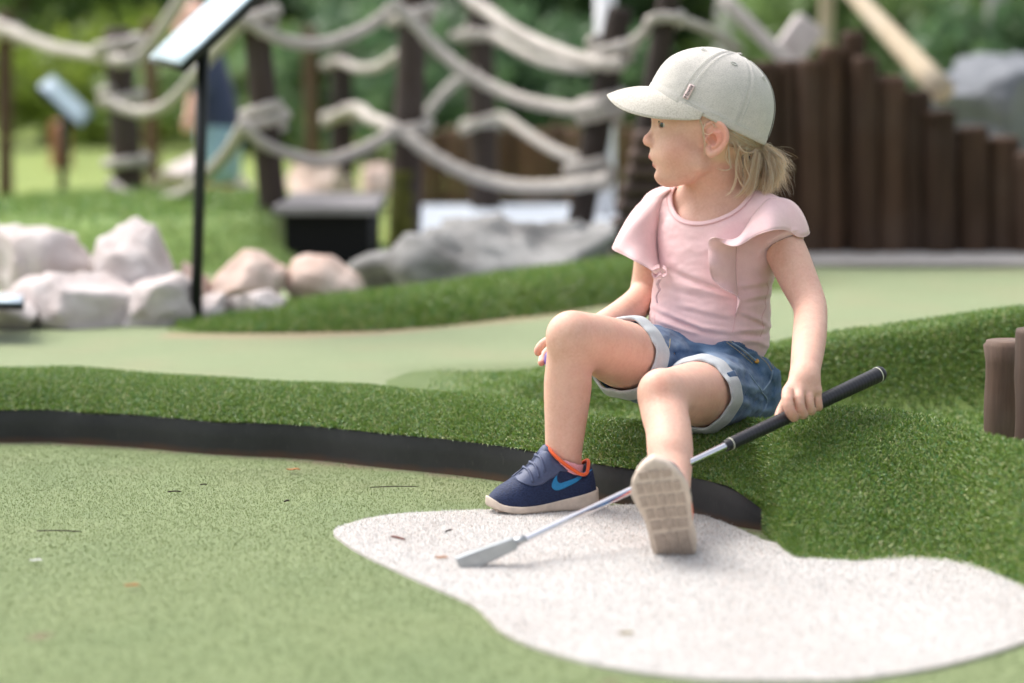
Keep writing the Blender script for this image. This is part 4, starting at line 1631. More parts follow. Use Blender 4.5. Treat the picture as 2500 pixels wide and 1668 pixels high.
# legs: right one to the left in the picture
leg_r = [p_limb(L4([(1665, 925, 4.0, 92), (1590, 893, 3.88, 90), (1510, 862, 3.77, 82), (1440, 832, 3.68, 68), (1404, 826, 3.645, 60)]), 34),
         p_limb(L4([(1399, 827, 3.645, 62), (1389, 880, 3.652, 56), (1386, 945, 3.662, 59), (1381, 1030, 3.666, 52),
                    (1377, 1095, 3.67, 46), (1379, 1135, 3.675, 42), (1381, 1195, 3.68, 40)]), 34),
         p_ell(W(1389, 815, 3.63), [0.030, 0.026, 0.030])]
leg_l = [p_limb(L4([(1800, 955, 4.0, 94), (1748, 958, 3.86, 90), (1694, 962, 3.73, 79), (1644, 962, 3.62, 66), (1624, 965, 3.585, 60)]), 34),
         p_limb(L4([(1620, 966, 3.58, 61), (1622, 1005, 3.552, 59), (1632, 1050, 3.52, 57), (1636, 1100, 3.485, 57),
                    (1638, 1140, 3.462, 53), (1641, 1185, 3.425, 46), (1637, 1224, 3.385, 44)]), 34),
         p_ell(W(1612, 950, 3.56), [0.030, 0.026, 0.028])]

# arms
arm_l = [p_limb(L4([(1885, 548, 3.915, 47), (1918, 612, 3.895, 51), (1948, 680, 3.865, 48), (1974, 738, 3.83, 42.5), (1979, 775, 3.79, 41.5),
                    (1975, 835, 3.71, 42), (1968, 890, 3.645, 38.5), (1964, 928, 3.615, 36)]), 36)]
arm_r = [p_limb(L4([(1622, 525, 4.03, 48), (1600, 610, 4.05, 48), (1584, 690, 4.06, 43), (1568, 730, 4.04, 40), (1515, 772, 3.96, 38.5),
                    (1450, 808, 3.88, 34), (1400, 832, 3.82, 28), (1380, 840, 3.805, 26)]), 36)]


def finger(rows, n=9):
    s = catmull(np.array(rows), n)
    return p_chain(s[:, :3], s[:, 3])


def gripf(px, rows):
    out = []
    for (x, y, dd, r) in rows:
        d0 = club_at(px)[1]
        out.append(list(W(x, y, d0 + dd)) + [R(r, d0)])
    return finger(out)


hand_l = Group([
    gripf(1926, [(1923, 958, 0.004, 15), (1922, 978, -0.013, 14.5), (1927, 1000, -0.018, 14), (1936, 1017, -0.010, 13.2), (1940, 1018, 0.010, 12)]),
    gripf(1953, [(1950, 952, 0.002, 15), (1950, 974, -0.015, 14), (1954, 998, -0.018, 13.5), (1960, 1012, -0.009, 12.8), (1962, 1010, 0.011, 12)]),
    gripf(1976, [(1974, 951, 0.003, 14), (1974, 970, -0.013, 13), (1977, 991, -0.016, 12.5), (1981, 1003, -0.007, 12), (1982, 998, 0.011, 11)]),
    gripf(1996, [(1993, 953, 0.006, 13), (1994, 968, -0.010, 12), (1997, 985, -0.012, 11.5), (1999, 994, -0.004, 11), (1999, 986, 0.011, 10)]),
], 0.0016)
palm_l = Group([
    p_chain([W(1962, 920, 3.62), W(1926, 955, 3.595)], [R(27, 3.6), R(17, 3.6)]),
    p_chain([W(1964, 920, 3.62), W(1952, 952, 3.595)], [R(29, 3.6), R(17, 3.6)]),
    p_chain([W(1966, 920, 3.62), W(1976, 952, 3.60)], [R(29, 3.6), R(16, 3.6)]),
    p_chain([W(1968, 920, 3.62), W(1993, 953, 3.605)], [R(26, 3.6), R(15, 3.6)]),
    p_chain([W(1950, 940, 3.63), W(1925, 975, 3.628), W(1908, 1000, 3.622), W(1900, 1018, 3.612)], [R(22, 3.6), R(16, 3.6), R(13, 3.6), R(11, 3.6)]),
], 0.010)
BALL_C = W(1360, 878, 3.785)
hand_r = Group([
    finger([list(W(1362, 838, 3.79)) + [R(13, 3.8)], list(W(1343, 831, 3.775)) + [R(11.5, 3.8)], list(W(1324, 840, 3.765)) + [R(10.5, 3.8)],
            list(W(1313.5, 854, 3.762)) + [R(10, 3.8)], list(W(1313.5, 861, 3.762)) + [R(9.5, 3.8)]]),
    finger([list(W(1360, 850, 3.815)) + [R(13, 3.8)], list(W(1338, 858, 3.815)) + [R(11, 3.8)], list(W(1325, 872, 3.805)) + [R(10, 3.8)],
            list(W(1322, 886, 3.79)) + [R(9.5, 3.8)]]),
    finger([list(W(1368, 842, 3.825)) + [R(13, 3.8)], list(W(1352, 850, 3.84)) + [R(11, 3.8)], list(W(1344, 878, 3.835)) + [R(10, 3.8)],
            list(W(1346, 900, 3.815)) + [R(9, 3.8)]]),
    finger([list(W(1378, 848, 3.82)) + [R(12, 3.8)], list(W(1372, 868, 3.836)) + [R(10, 3.8)], list(W(1366, 896, 3.826)) + [R(9, 3.8)],
            list(W(1362, 912, 3.80)) + [R(8.5, 3.8)]]),
    finger([list(W(1385, 850, 3.79)) + [R(13, 3.8)], list(W(1384, 870, 3.765)) + [R(11, 3.8)], list(W(1378, 890, 3.75)) + [R(10, 3.8)]]),
], 0.002)
palm_r = Group([p_chain([W(1390, 836, 3.81), W(1366, 846, 3.81)], [R(26, 3.8), R(19, 3.8)])], 0.008)
hands_l = Group([palm_l, hand_l], 0.0035)
hands_r = Group([palm_r, hand_r], 0.004)
spine = [p_ell(W(1748, 600, 3.975), np.array([0.100, 0.073, 0.090]), T_M),
         p_chain([SH_R, W(1680, 500, 4.0), W(1750, 502, 3.985), W(1820, 515, 3.95), SH_L], [0.027, 0.029, 0.033, 0.030, 0.027]),
         p_chain([W(1745, 640, 3.98), W(1740, 900, 4.0)], [0.06, 0.05])]
limbs = Group(spine + neck + arm_l + arm_r + leg_r + leg_l, 0.016)
body_g = Group([limbs, head_g, hands_l, hands_r], 0.007)



# ------------------------------------------------------------------ top
def half(pr, p0, nrm):
    """Keep the side of pr that lies behind the plane (p0, nrm)."""
    p0 = np.asarray(p0, float)
    nrm = np.asarray(nrm, float) / np.linalg.norm(nrm)
    f0 = pr.fn
    return Prim(lambda P: np.maximum(f0(P), (P - p0) @ nrm), pr.c, pr.rad)


def projectP(P):
    q = P - np.array([0, 0, CAM_H])
    z = q @ _fw
    return np.stack([1250 + FPX * (q @ _rt) / z, 834 - FPX * (q @ _up) / z], 1)


def seg_dist(uv, poly):
    """distance in px to a polyline and the position 0..1 along it"""
    poly = np.asarray(poly, float)
    best = np.full(len(uv), 1e9)
    pos = np.zeros(len(uv))
    L = np.concatenate([[0], np.cumsum(np.linalg.norm(np.diff(poly, axis=0), axis=1))])
    for i in range(len(poly) - 1):
        a, b = poly[i], poly[i + 1]
        ab = b - a
        t = np.clip(((uv - a) @ ab) / (ab @ ab), 0, 1)
        d = np.linalg.norm(uv - a - t[:, None] * ab, axis=1)
        m = d < best
        best[m] = d[m]
        pos[m] = ((L[i] + t * (L[i + 1] - L[i])) / L[-1])[m]
    return best, pos


def folds_fn(folds, front, fine=0.0):
    """folds: (polyline px, width px, height mm). Ridges (+) and grooves (-) pressed into cloth."""
    folds = [(np.asarray(p, float), w, a) for p, w, a in folds]

    def fn(P, d):
        near = np.abs(d) < 0.009
        if not near.any():
            return d
        d = d.copy()
        Q = P[near]
        uv = projectP(Q)
        add = np.zeros(len(Q))
        lo_, hi_ = uv.min(0), uv.max(0)
        for p, w, a in folds:
            if (p.max(0) + 4 * w < lo_).any() or (p.min(0) - 4 * w > hi_).any():
                continue
            ds, pos = seg_dist(uv, p)
            add += 1.35 * a * 1e-3 * np.exp(-(ds / w) ** 2) * np.sin(np.clip(pos, 0.04, 0.96) * math.pi) ** 0.6
        fr = sstep(0.0, 0.03, (front - Q) @ np.array([0, 1.0, 0]) + 0.05) if front is not None else 1.0
        if fine:
            add += fine * 1e-3 * fbm(Q * np.array([34.0, 34.0, 80.0]) + 5.0, 3)
        d[near] -= add * fr
        return d
    return fn


waist_p = [W(1570, 819, 3.93), W(1740, 826, 3.885), W(1889, 888, 3.93)]
waist_n = np.cross(waist_p[1] - waist_p[0], waist_p[2] - waist_p[0])
waist_n *= np.sign(waist_n[2])


sleeve_l = half(p_limb(L4([(1878, 536, 3.92, 56), (1905, 585, 3.90, 58), (1930, 640, 3.88, 57)]), 8),
                W(1897, 602, 3.895), W(1948, 680, 3.865) - W(1900, 580, 3.905))
sleeve_r = half(p_limb(L4([(1626, 522, 4.02, 60), (1606, 600, 4.04, 58), (1594, 660, 4.05, 54)]), 8),
                W(1600, 620, 4.05), W(1584, 690, 4.06) - W(1605, 600, 4.05))
shirt_body = [q_ for i_, q_ in enumerate(trunk(0.006)) if i_ != 3]
shirt_body[2] = half(shirt_body[2], waist_p[0] - np.array([0, 0, 0.03]), -waist_n)
neck_cut = p_ell(W(1738, 466, 3.955), [0.070, 0.115, 0.056], T_M)
shirt_g = Group(shirt_body + [sleeve_l, sleeve_r], 0.020, [neck_cut], 0.0015)
shirt_outer = Group(shirt_body + [sleeve_l, sleeve_r], 0.020)
shirt_folds = folds_fn([
    ([(1622, 655), (1700, 690), (1800, 722)], 7, -3.2), ([(1630, 645), (1700, 676), (1790, 704)], 11, 1.8),
    ([(1608, 683), (1710, 708), (1800, 727)], 9, 1.6), ([(1600, 700), (1690, 722), (1780, 736)], 7, -1.2),
    ([(1590, 746), (1650, 774), (1715, 800), (1800, 812)], 6, 3.0), ([(1590, 758), (1650, 786), (1715, 811), (1790, 822)], 5, -2.6),
    ([(1592, 776), (1650, 799), (1725, 820)], 5, 2.4), ([(1600, 792), (1660, 812)], 5, -1.8),
    ([(1640, 738), (1720, 758), (1790, 772)], 8, 1.4), ([(1640, 750), (1720, 771), (1785, 786)], 6, -1.4),
    ([(1800, 700), (1862, 690), (1890, 680)], 6, 1.8), ([(1800, 711), (1862, 702), (1892, 695)], 5, -1.8),
    ([(1812, 730), (1886, 717)], 6, 2.0), ([(1812, 741), (1886, 730)], 5, -1.8),
    ([(1800, 756), (1850, 778), (1884, 798)], 6, 2.4), ([(1802, 768), (1850, 790), (1880, 806)], 5, -2.4),
    ([(1794, 806), (1850, 806), (1884, 798)], 5, 2.6), ([(1800, 818), (1850, 820), (1884, 812)], 5, -2.6),
    ([(1810, 830), (1850, 834), (1888, 850)], 7, 3.0),
    ([(1640, 606), (1700, 612), (1760, 602)], 16, 1.2), ([(1690, 560), (1770, 630)], 14, -1.0),
    ([(1600, 560), (1640, 640)], 12, 1.0), ([(1780, 540), (1740, 580)], 12, 1.0)], W(1745, 700, 3.98), 1.1)
sv, sf = sdf_mesh(shirt_g, (0.18, 3.82, 0.10), (0.52, 4.16, 0.52), 0.0020, post=shirt_folds, smooth_it=2)
top = obj('top', mesh_from(sv, sf), M_SHIRT, person)


from mathutils.bvhtree import BVHTree


def bvh_of(v, f):
    return BVHTree.FromPolygons([tuple(x) for x in v.tolist()], f.tolist())


shirt_bvh = bvh_of(sv, sf)


def trace(bvh, pts, d0=3.3, lift=0.0, post=None):
    """Follow sight lines to a built surface; points that miss are left out."""
    out = []
    for a, b in np.asarray(pts, float):
        d = ray(a, b) / np.linalg.norm(ray(a, b))
        hit = bvh.ray_cast(Vector((0, 0, CAM_H)), Vector(d))
        if hit[0] is not None:
            out.append(np.array(hit[0]) - d * lift)
    return np.array(out)


# collar band where the neck opening meets the cloth
def collar_curve():
    c = W(1738, 466, 3.955)
    ps = np.radians(np.arange(88, -80, -1.0))
    out = []
    for ph in np.linspace(math.radians(150), math.radians(392), 90):
        p = c + frt * (0.115 * np.sin(ps))[:, None] + np.cos(ps)[:, None] * (0.070 * math.cos(ph) * lat + np.array([0, 0, 0.056 * math.sin(ph)]))
        ins = shirt_outer.ev(p, c, 0.25) < 0
        if ins.any():
            out.append(p[ins.argmax()])
    out = np.array(out)
    k = np.ones(5) / 5
    pad = np.vstack([out[:1]] * 2 + [out] + [out[-1:]] * 2)
    return np.stack([np.convolve(pad[:, i], k, 'valid') for i in range(3)], 1)


cc = collar_curve()
cdir = (W(1738, 466, 3.955) - cc)
band = np.stack([cc - 0.0045 * cdir / np.linalg.norm(cdir, axis=1)[:, None], cc + 0.0035 * cdir / np.linalg.norm(cdir, axis=1)[:, None]], 1)
nrm_out = np.cross(np.gradient(cc, axis=0), cdir)
nrm_out /= np.linalg.norm(nrm_out, axis=1)[:, None]
if (nrm_out @ np.array([0, -1, 0])).mean() < 0:
    nrm_out = -nrm_out
bw = np.linspace(-0.0050, 0.0030, 6)
cd = cdir / np.linalg.norm(cdir, axis=1)[:, None]
g = cc[:, None, :] + bw[None, :, None] * cd[:, None, :] + nrm_out[:, None, :] * (0.0006 - 0.0010 * ((bw + 0.001) / 0.004) ** 2)[None, :, None]
v_, f_ = solid(g, 0.0016)
obj('collar', mesh_from(v_, f_), M_SHIRT, top)
seam_parts = []
t_, f_ = tube(cc - 0.0058 * cd + nrm_out * 0.0008, 0.00045, 5)
seam_parts.append((t_, f_))
for poly in ([(1611, 466), (1588, 520), (1577, 560), (1582, 595), (1597, 625), (1606, 650)], [(1795, 770), (1793, 790), (1788, 812)],
             [(1872, 690), (1876, 706), (1868, 735), (1870, 750), (1860, 775), (1864, 800), (1856, 822)],
             [(1604, 690), (1608, 705), (1601, 725), (1605, 745)], [(1598, 770), (1600, 800)]):
    q = trace(shirt_bvh, catmull(poly, 30), 3.6, 0.0002)
    seam_parts.append(tube(q, 0.00055, 5))
for x in seam_parts:
    obj('seam', mesh_from(*x), M_SHIRT_SEAM, top)


def ruffle(seam, hem, bulge, n=70, m=12, wave=None, thick=0.0013):
    sp = []
    for a_, b_, d_ in seam:
        h_ = trace(shirt_bvh, [(a_, b_)], lift=0.0012)
        sp.append(h_[0] if len(h_) and abs(h_[0][1] - d_) < 0.06 else W(a_, b_, d_))
    s = catmull(np.array(sp), n)
    e = catmull(np.array([W(*p) for p in hem]), n)
    b = catmull(np.array(bulge, float), n)
    k = np.linspace(0, 1, m)
    gg = s[:, None, :] * (1 - k)[None, :, None] + e[:, None, :] * k[None, :, None]
    gg = gg + b[:, None, :] * (4 * k * (1 - k))[None, :, None]
    u_ = np.linspace(0, 1, n)
    w = np.sin(u_ * wave[1] + wave[2]) * wave[0] * np.sin(np.clip(u_ * 6, 0, math.pi / 2)) if wave else 0 * u_
    gg[:, :, 1] += w[:, None] * (k ** 1.5)[None, :]
    e = gg[:, -1]
    return solid(gg, thick), e


(v_, f_), e_ = ruffle(
    [(1610, 655, 3.91), (1606, 620, 3.915), (1604, 575, 3.93), (1608, 525, 3.95), (1618, 486, 3.98), (1640, 462, 4.02), (1660, 462, 4.07)],
    [(1594, 662, 3.892), (1566, 645, 3.89), (1530, 626, 3.895), (1496, 607, 3.93), (1506, 590, 4.0), (1530, 570, 4.06), (1570, 560, 4.11)],
    [(0, -0.004, 0), (-0.004, -0.008, 0.002), (-0.006, -0.010, 0.004), (-0.008, -0.010, 0.010), (-0.010, 0.0, 0.014), (-0.012, 0.01, 0.016), (-0.01, 0.02, 0.016)], wave=(0.004, 20.0, 0.5))
fl_r = obj('flutter_sleeve', mesh_from(v_, f_), M_SHIRT, top)
v_, f_ = tube(e_, 0.0009, 6)
obj('sleeve_hem', mesh_from(v_, f_), M_SHIRT, top)
(v_, f_), e_ = ruffle(
    [(1797, 772, 3.872), (1800, 735, 3.868), (1800, 715, 3.865), (1798, 690, 3.862), (1797, 660, 3.860), (1797, 635, 3.858), (1798, 612, 3.857), (1800, 598, 3.856),
     (1805, 584, 3.856), (1812, 570, 3.857), (1822, 553, 3.858), (1836, 530, 3.862), (1850, 512, 3.870), (1866, 494, 3.885), (1878, 485, 3.90), (1890, 481, 3.93), (1898, 484, 3.97), (1900, 492, 4.0)],
    [(1796, 768, 3.868), (1806, 728, 3.852), (1770, 707, 3.846), (1744, 686, 3.842), (1732, 655, 3.840), (1731, 618, 3.838), (1734, 586, 3.832), (1748, 579, 3.822),
     (1766, 594, 3.812), (1790, 600, 3.808), (1818, 592, 3.806), (1855, 572, 3.81), (1890, 560, 3.825), (1925, 564, 3.85), (1950, 578, 3.88), (1976, 569, 3.92), (1966, 552, 3.98), (1945, 545, 4.02)],
    [(0, -0.001, 0), (0, -0.003, 0), (0, -0.006, 0), (0, -0.009, 0), (0, -0.010, 0), (0, -0.012, 0), (0, -0.014, 0), (0, -0.014, 0.002),
     (0, -0.012, 0.003), (0, -0.012, 0.004), (0, -0.010, 0.006), (0, -0.008, 0.008), (0.002, -0.006, 0.010), (0.004, -0.004, 0.011), (0.006, -0.002, 0.012), (0.008, 0, 0.012), (0.008, 0.004, 0.012), (0.008, 0.006, 0.012)], n=140, m=14, wave=(0.010, 42.0, 0.6))
fl_l = obj('flutter_sleeve', mesh_from(v_, f_), M_SHIRT, top)
v_, f_ = tube(e_, 0.0009, 6)
obj('sleeve_hem', mesh_from(v_, f_), M_SHIRT, top)
# curled end of the frill on the chest
cp = catmull([(1610, 654, 3.912), (1596, 660, 3.900), (1592, 670, 3.897), (1600, 679, 3.896), (1611, 671, 3.899), (1618, 677, 3.900), (1627, 671, 3.903), (1626, 661, 3.908), (1618, 656, 3.915)], 50)
cw = np.array([W(*p) for p in cp])
k = np.linspace(0, 1, 6)
g = cw[:, None, :] + k[None, :, None] * np.array([0.001, 0.018, 0.004])[None, None, :]
v_, f_ = solid(g, 0.0015)
obj('frill_curl', mesh_from(v_, f_), M_SHIRT, top)
v_, f_ = tube(cw, 0.0010, 6)
obj('frill_edge', mesh_from(v_, f_), M_SHIRT, top)
cp = catmull([(1606, 682, 3.888), (1602, 695, 3.888), (1607, 708, 3.889), (1601, 722, 3.892), (1604, 740, 3.895)], 24)
cw = np.array([W(*p) for p in cp])
g = cw[:, None, :] + np.linspace(0, 1, 4)[None, :, None] * (np.linspace(1, 0.2, 24)[:, None, None] * np.array([0.006, 0.008, 0.0])[None, None, :])
v_, f_ = solid(g, 0.0013)
obj('frill_tail', mesh_from(v_, f_), M_SHIRT, top)

# ------------------------------------------------------------------ shorts
AX_R = W(1440, 832, 3.68) - W(1590, 893, 3.88)
AX_R /= np.linalg.norm(AX_R)
AX_L = W(1644, 962, 3.62) - W(1748, 958, 3.86)
AX_L /= np.linalg.norm(AX_L)
CR = W(1536, 876, 3.80)
CL = W(1712, 963, 3.765)
th_r = p_limb(L4([(1675, 920, 4.0, 100), (1605, 897, 3.90, 100), (1536, 876, 3.80, 94), (1500, 864, 3.75, 92)]), 10)
th_l = p_limb(L4([(1800, 950, 4.0, 100), (1760, 956, 3.89, 98), (1712, 963, 3.765, 92), (1690, 966, 3.71, 90)]), 10)
hip = [half(p_ell(W(1740, 900, 4.0), np.array([0.112, 0.094, 0.090]) + 0.007, T_M), waist_p[0], waist_n),
       half(p_ell(W(1734, 815, 3.975), np.array([0.099, 0.089, 0.09]) + 0.0085, T_M), waist_p[0], waist_n),
       p_ell(W(1815, 955, 4.01), [0.062, 0.08, 0.060])]
in_r = p_chain([CR - AX_R * 0.05, CR + AX_R * 0.08], [R(84, 3.8), R(88, 3.8)])
in_l = p_chain([CL - AX_L * 0.05, CL + AX_L * 0.08], [R(83, 3.77), R(87, 3.77)])
shorts_g = Group(hip + [half(th_r, CR, AX_R), half(th_l, CL, AX_L)], 0.010, [in_r, in_l], 0.002)
shorts_folds = folds_fn([
    ([(1590, 850), (1650, 862), (1700, 862), (1790, 900)], 7, -2.6), ([(1620, 862), (1660, 852), (1740, 862), (1800, 905)], 9, 2.0),
    ([(1760, 885), (1772, 905), (1800, 925)], 6, -3.0), ([(1750, 880), (1830, 910)], 8, 1.8),
    ([(1800, 935), (1850, 950), (1880, 960)], 7, 2.0), ([(1800, 955), (1860, 985)], 9, -2.0), ([(1810, 975), (1850, 1000)], 8, 1.6),
    ([(1600, 842), (1612, 880), (1610, 900)], 6, -2.6), ([(1625, 850), (1650, 880)], 8, 1.4), ([(1575, 835), (1600, 862)], 7, 1.6),
    ([(1870, 905), (1886, 940), (1880, 985)], 6, -2.2), ([(1845, 1000), (1880, 1005)], 8, 1.5),
    ([(1640, 838), (1700, 842), (1790, 862)], 6, 1.4), ([(1820, 870), (1850, 900), (1860, 925)], 6, -1.6)], None, 2.0)
pv, pf = sdf_mesh(shorts_g, (0.12, 3.70, 0.04), (0.54, 4.16, 0.34), 0.0022, post=shorts_folds, smooth_it=1)
shorts_me = mesh_from(pv, pf)
shorts = obj('shorts', shorts_me, M_DENIM, person)
uvp = projectP(pv)
wear_ = np.zeros(len(pv))
for (x_, y_, r_, a_) in ((1700, 868, 60, 0.55), (1745, 880, 45, 0.4), (1625, 870, 22, 0.35), (1670, 840, 60, 0.18), (1885, 1000, 25, 0.3), (1835, 905, 18, 0.2)):
    wear_ += 1.15 * a_ * np.clip(1 - np.linalg.norm((uvp - (x_, y_)) / (r_, r_ * 0.6), axis=1), 0, 1)
ridge = -(shorts_folds(pv, np.zeros(len(pv))))
wear_ += np.clip(ridge * 170, -0.3, 0.5) + 0.10
attr_later = [(shorts_me, 'wear', wear_)]


def cuff(c, ax, ru, rv, w0, w1, th, seedv, cone=0.0075):
    e1 = np.cross(ax, [0, 0, 1.0])
    e1 /= np.linalg.norm(e1)
    e2 = np.cross(e1, ax)
    n = 90
    a = np.arange(n) / n * 2 * math.pi
    prof = []
    for j in range(20):
        u = j / 20 * 2 * math.pi
        prof.append((math.copysign(abs(math.cos(u)) ** 0.5, math.cos(u)), math.copysign(abs(math.sin(u)) ** 0.7, math.sin(u))))
    r2 = np.random.default_rng(seedv)
    ph = r2.random(6) * 6.28
    wob = 1 + 0.026 * np.sin(3 * a + ph[0]) + 0.022 * np.sin(5 * a + ph[1]) + 0.012 * np.sin(11 * a + ph[2])
    sh = 0.003 * np.sin(2 * a + ph[3]) + 0.0022 * np.sin(5 * a + ph[4]) + 0.0008 * np.sin(17 * a)
    g = np.zeros((n, 20, 3))
    for j, (pa, pb) in enumerate(prof):
        along = w0 + (w1 - w0) * (pa + 1) / 2 + sh
        rad_off = th * pb + cone * (1 - pa) / 2
        g[:, j] = c + along[:, None] * ax + ((ru * wob + rad_off) * np.cos(a))[:, None] * e1 + ((rv * wob + rad_off) * np.sin(a))[:, None] * e2
    return g.reshape(-1, 3), grid_faces(n, 20, True, True)


v_, f_ = cuff(CR, AX_R, 0.0560, 0.0585, -0.006, 0.026, 0.0032, 1)
obj('cuff', mesh_from(v_, f_), M_CUFF, shorts)
v_, f_ = cuff(CL, AX_L, 0.0545, 0.0535, -0.006, 0.028, 0.0032, 5, 0.0085)
cuff_l = obj('cuff', mesh_from(v_, f_), M_CUFF, shorts)

shorts_bvh = bvh_of(pv, pf)


def seamline(poly, r=0.0007, lift=0.0004, n=40, grp=None, post=None):
    q = trace(shorts_bvh, catmull(poly, n), 3.6, lift)
    if len(q) < 6:
        return None
    k = np.linalg.norm(np.diff(q, axis=0), axis=1)
    if k.max() > 0.03:
        return None
    return tube(q, r, 5)


den = [seamline(p, 0.0015) for p in ([(1612, 824), (1617, 850), (1618, 880), (1613, 900)], [(1888, 893), (1870, 905), (1828, 925), (1800, 925), (1768, 912)],
                                      [(1828, 912), (1842, 932), (1860, 955)], [(1788, 838), (1815, 855), (1850, 885)], [(1862, 955), (1880, 930), (1886, 905)],
                                      [(1858, 956), (1872, 975), (1866, 1000), (1850, 1018)])]
for x in den:
    if x is not None:
        obj('denim_seam', mesh_from(*x), M_DENIM_SEAM, shorts)
dash = []
for p in ([(1780, 832), (1806, 850), (1842, 882)], [(1774, 836), (1800, 855), (1838, 888)], [(1621, 828), (1626, 855), (1622, 885)], [(1636, 828), (1634, 848), (1625, 860)],
          [(1858, 862), (1878, 880), (1889, 900)], [(1853, 868), (1872, 886), (1884, 906)]):
    q = catmull(p, 90)
    for i in range(0, 88, 5):
        r_ = trace(shorts_bvh, q[i:i + 4], 3.6, 0.0006)
        if len(r_) == 4 and np.linalg.norm(r_[0] - r_[-1]) < 0.01:
            dash.append(tube(r_, 0.0008, 4))
v_, f_ = join_data(dash)
o = obj('stitching', mesh_from(v_, f_), M_STITCH, shorts)
o['kind'] = 'stuff'
rp = trace(shorts_bvh, [(1847, 882)], 3.6, 0.0)[0]
a = np.linspace(0, math.pi / 2, 7)
rings = [(0.0048 * math.cos(x), 0.0028 * math.sin(x)) for x in a]
nn = np.array([0.35, -0.8, 0.5])
nn /= np.linalg.norm(nn)
e1 = np.cross(nn, [0, 0, 1.0])
e1 /= np.linalg.norm(e1)
e2 = np.cross(nn, e1)
th = np.arange(16) / 16 * 2 * math.pi
g = np.array([[rp + nn * h_ + (r_ + 1e-5) * (math.cos(x) * e1 + math.sin(x) * e2) for x in th] for r_, h_ in rings])
obj('rivet', mesh_from(g.reshape(-1, 3), grid_faces(7, 16, False, True)), M_RIVET, shorts)
# dark-blue end of the turned-up seam on the nearer cuff
q = [(1741, 905), (1764, 915), (1757, 930), (1738, 945), (1730, 938)]
e1 = np.cross(AX_L, [0, 0, 1.0])
e1 /= np.linalg.norm(e1)
e2 = np.cross(e1, AX_L)
aa = np.linspace(0.50, 0.66, 8) if (CL + e1 * 0.05 - CL) @ _rt > 0 else np.linspace(math.pi - 0.66, math.pi - 0.50, 8)
g = np.array([[CL + AX_L * l_ + (0.0668 - 0.0092 * ((l_ + 0.006) / 0.034)) * (math.cos(x) * e1 + math.sin(x) * e2) for l_ in np.linspace(-0.001, 0.0245, 6)] for x in aa])
v_, f_ = solid(g, 0.0012)
obj('cuff_seam', mesh_from(v_, f_), M_DENIM, cuff_l.parent)

# ------------------------------------------------------------------ shoes
MMX = 0.001
_ux = np.array([6, 10, 14, 18, 24, 33, 45, 60, 74, 82, 86, 91, 101, 109, 121, 133, 142, 159, 169, 175.0])
_uz = np.array([30, 55, 69, 66, 54, 53, 60, 71, 84, 97, 96, 90, 76, 68, 60, 51, 45, 36, 26, 12.0])
_wx = np.array([2, 8, 20, 40, 60, 85, 110, 130, 150, 162, 170, 176.0])
_wm = np.array([10, 20, 27, 29.5, 29, 29.5, 34.5, 36, 31, 23, 14, 2.0])
_mx = np.array([2, 9, 29, 62, 90, 118, 145, 160, 168, 176.0])
_mz = np.array([29, 28, 24, 17.5, 12.5, 10.5, 11.5, 14.5, 20, 24.0])


def up_top(x):
    return np.interp(x, _ux, _uz)


def up_w(x):
    return np.interp(x, _wx, _wm)


def up_e(x):
    return np.interp(x, [60, 78, 100], [9.0, 4.5, 2.6])


_ms = catmull(np.stack([_mx, _mz], 1), 120)
_us = catmull(np.stack([_ux, _uz], 1), 160)


def mid_top(x):
    return np.interp(x, _ms[:, 0], _ms[:, 1])


def up_y(x, z):
    zb = mid_top(x) - 4
    t = np.clip((z - zb) / (up_top(x) - zb), 0, 0.995)
    return up_w(x) * (1 - t ** up_e(x)) ** (1 / 2.1)


def sole_half(x, side):
    """half width of the sole towards the inner (1) or outer (-1) side"""
    a = np.array([-1, 2, 10, 30, 60, 85, 110, 130, 150, 165, 173, 178.0])
    m = np.array([2, 18, 28, 33, 31, 32, 38, 41, 36, 25, 14, 2.0])
    l = np.array([2, 18, 28, 33, 33, 36, 40, 40, 33, 23, 13, 2.0])
    return np.interp(x, a, m if side > 0 else l)


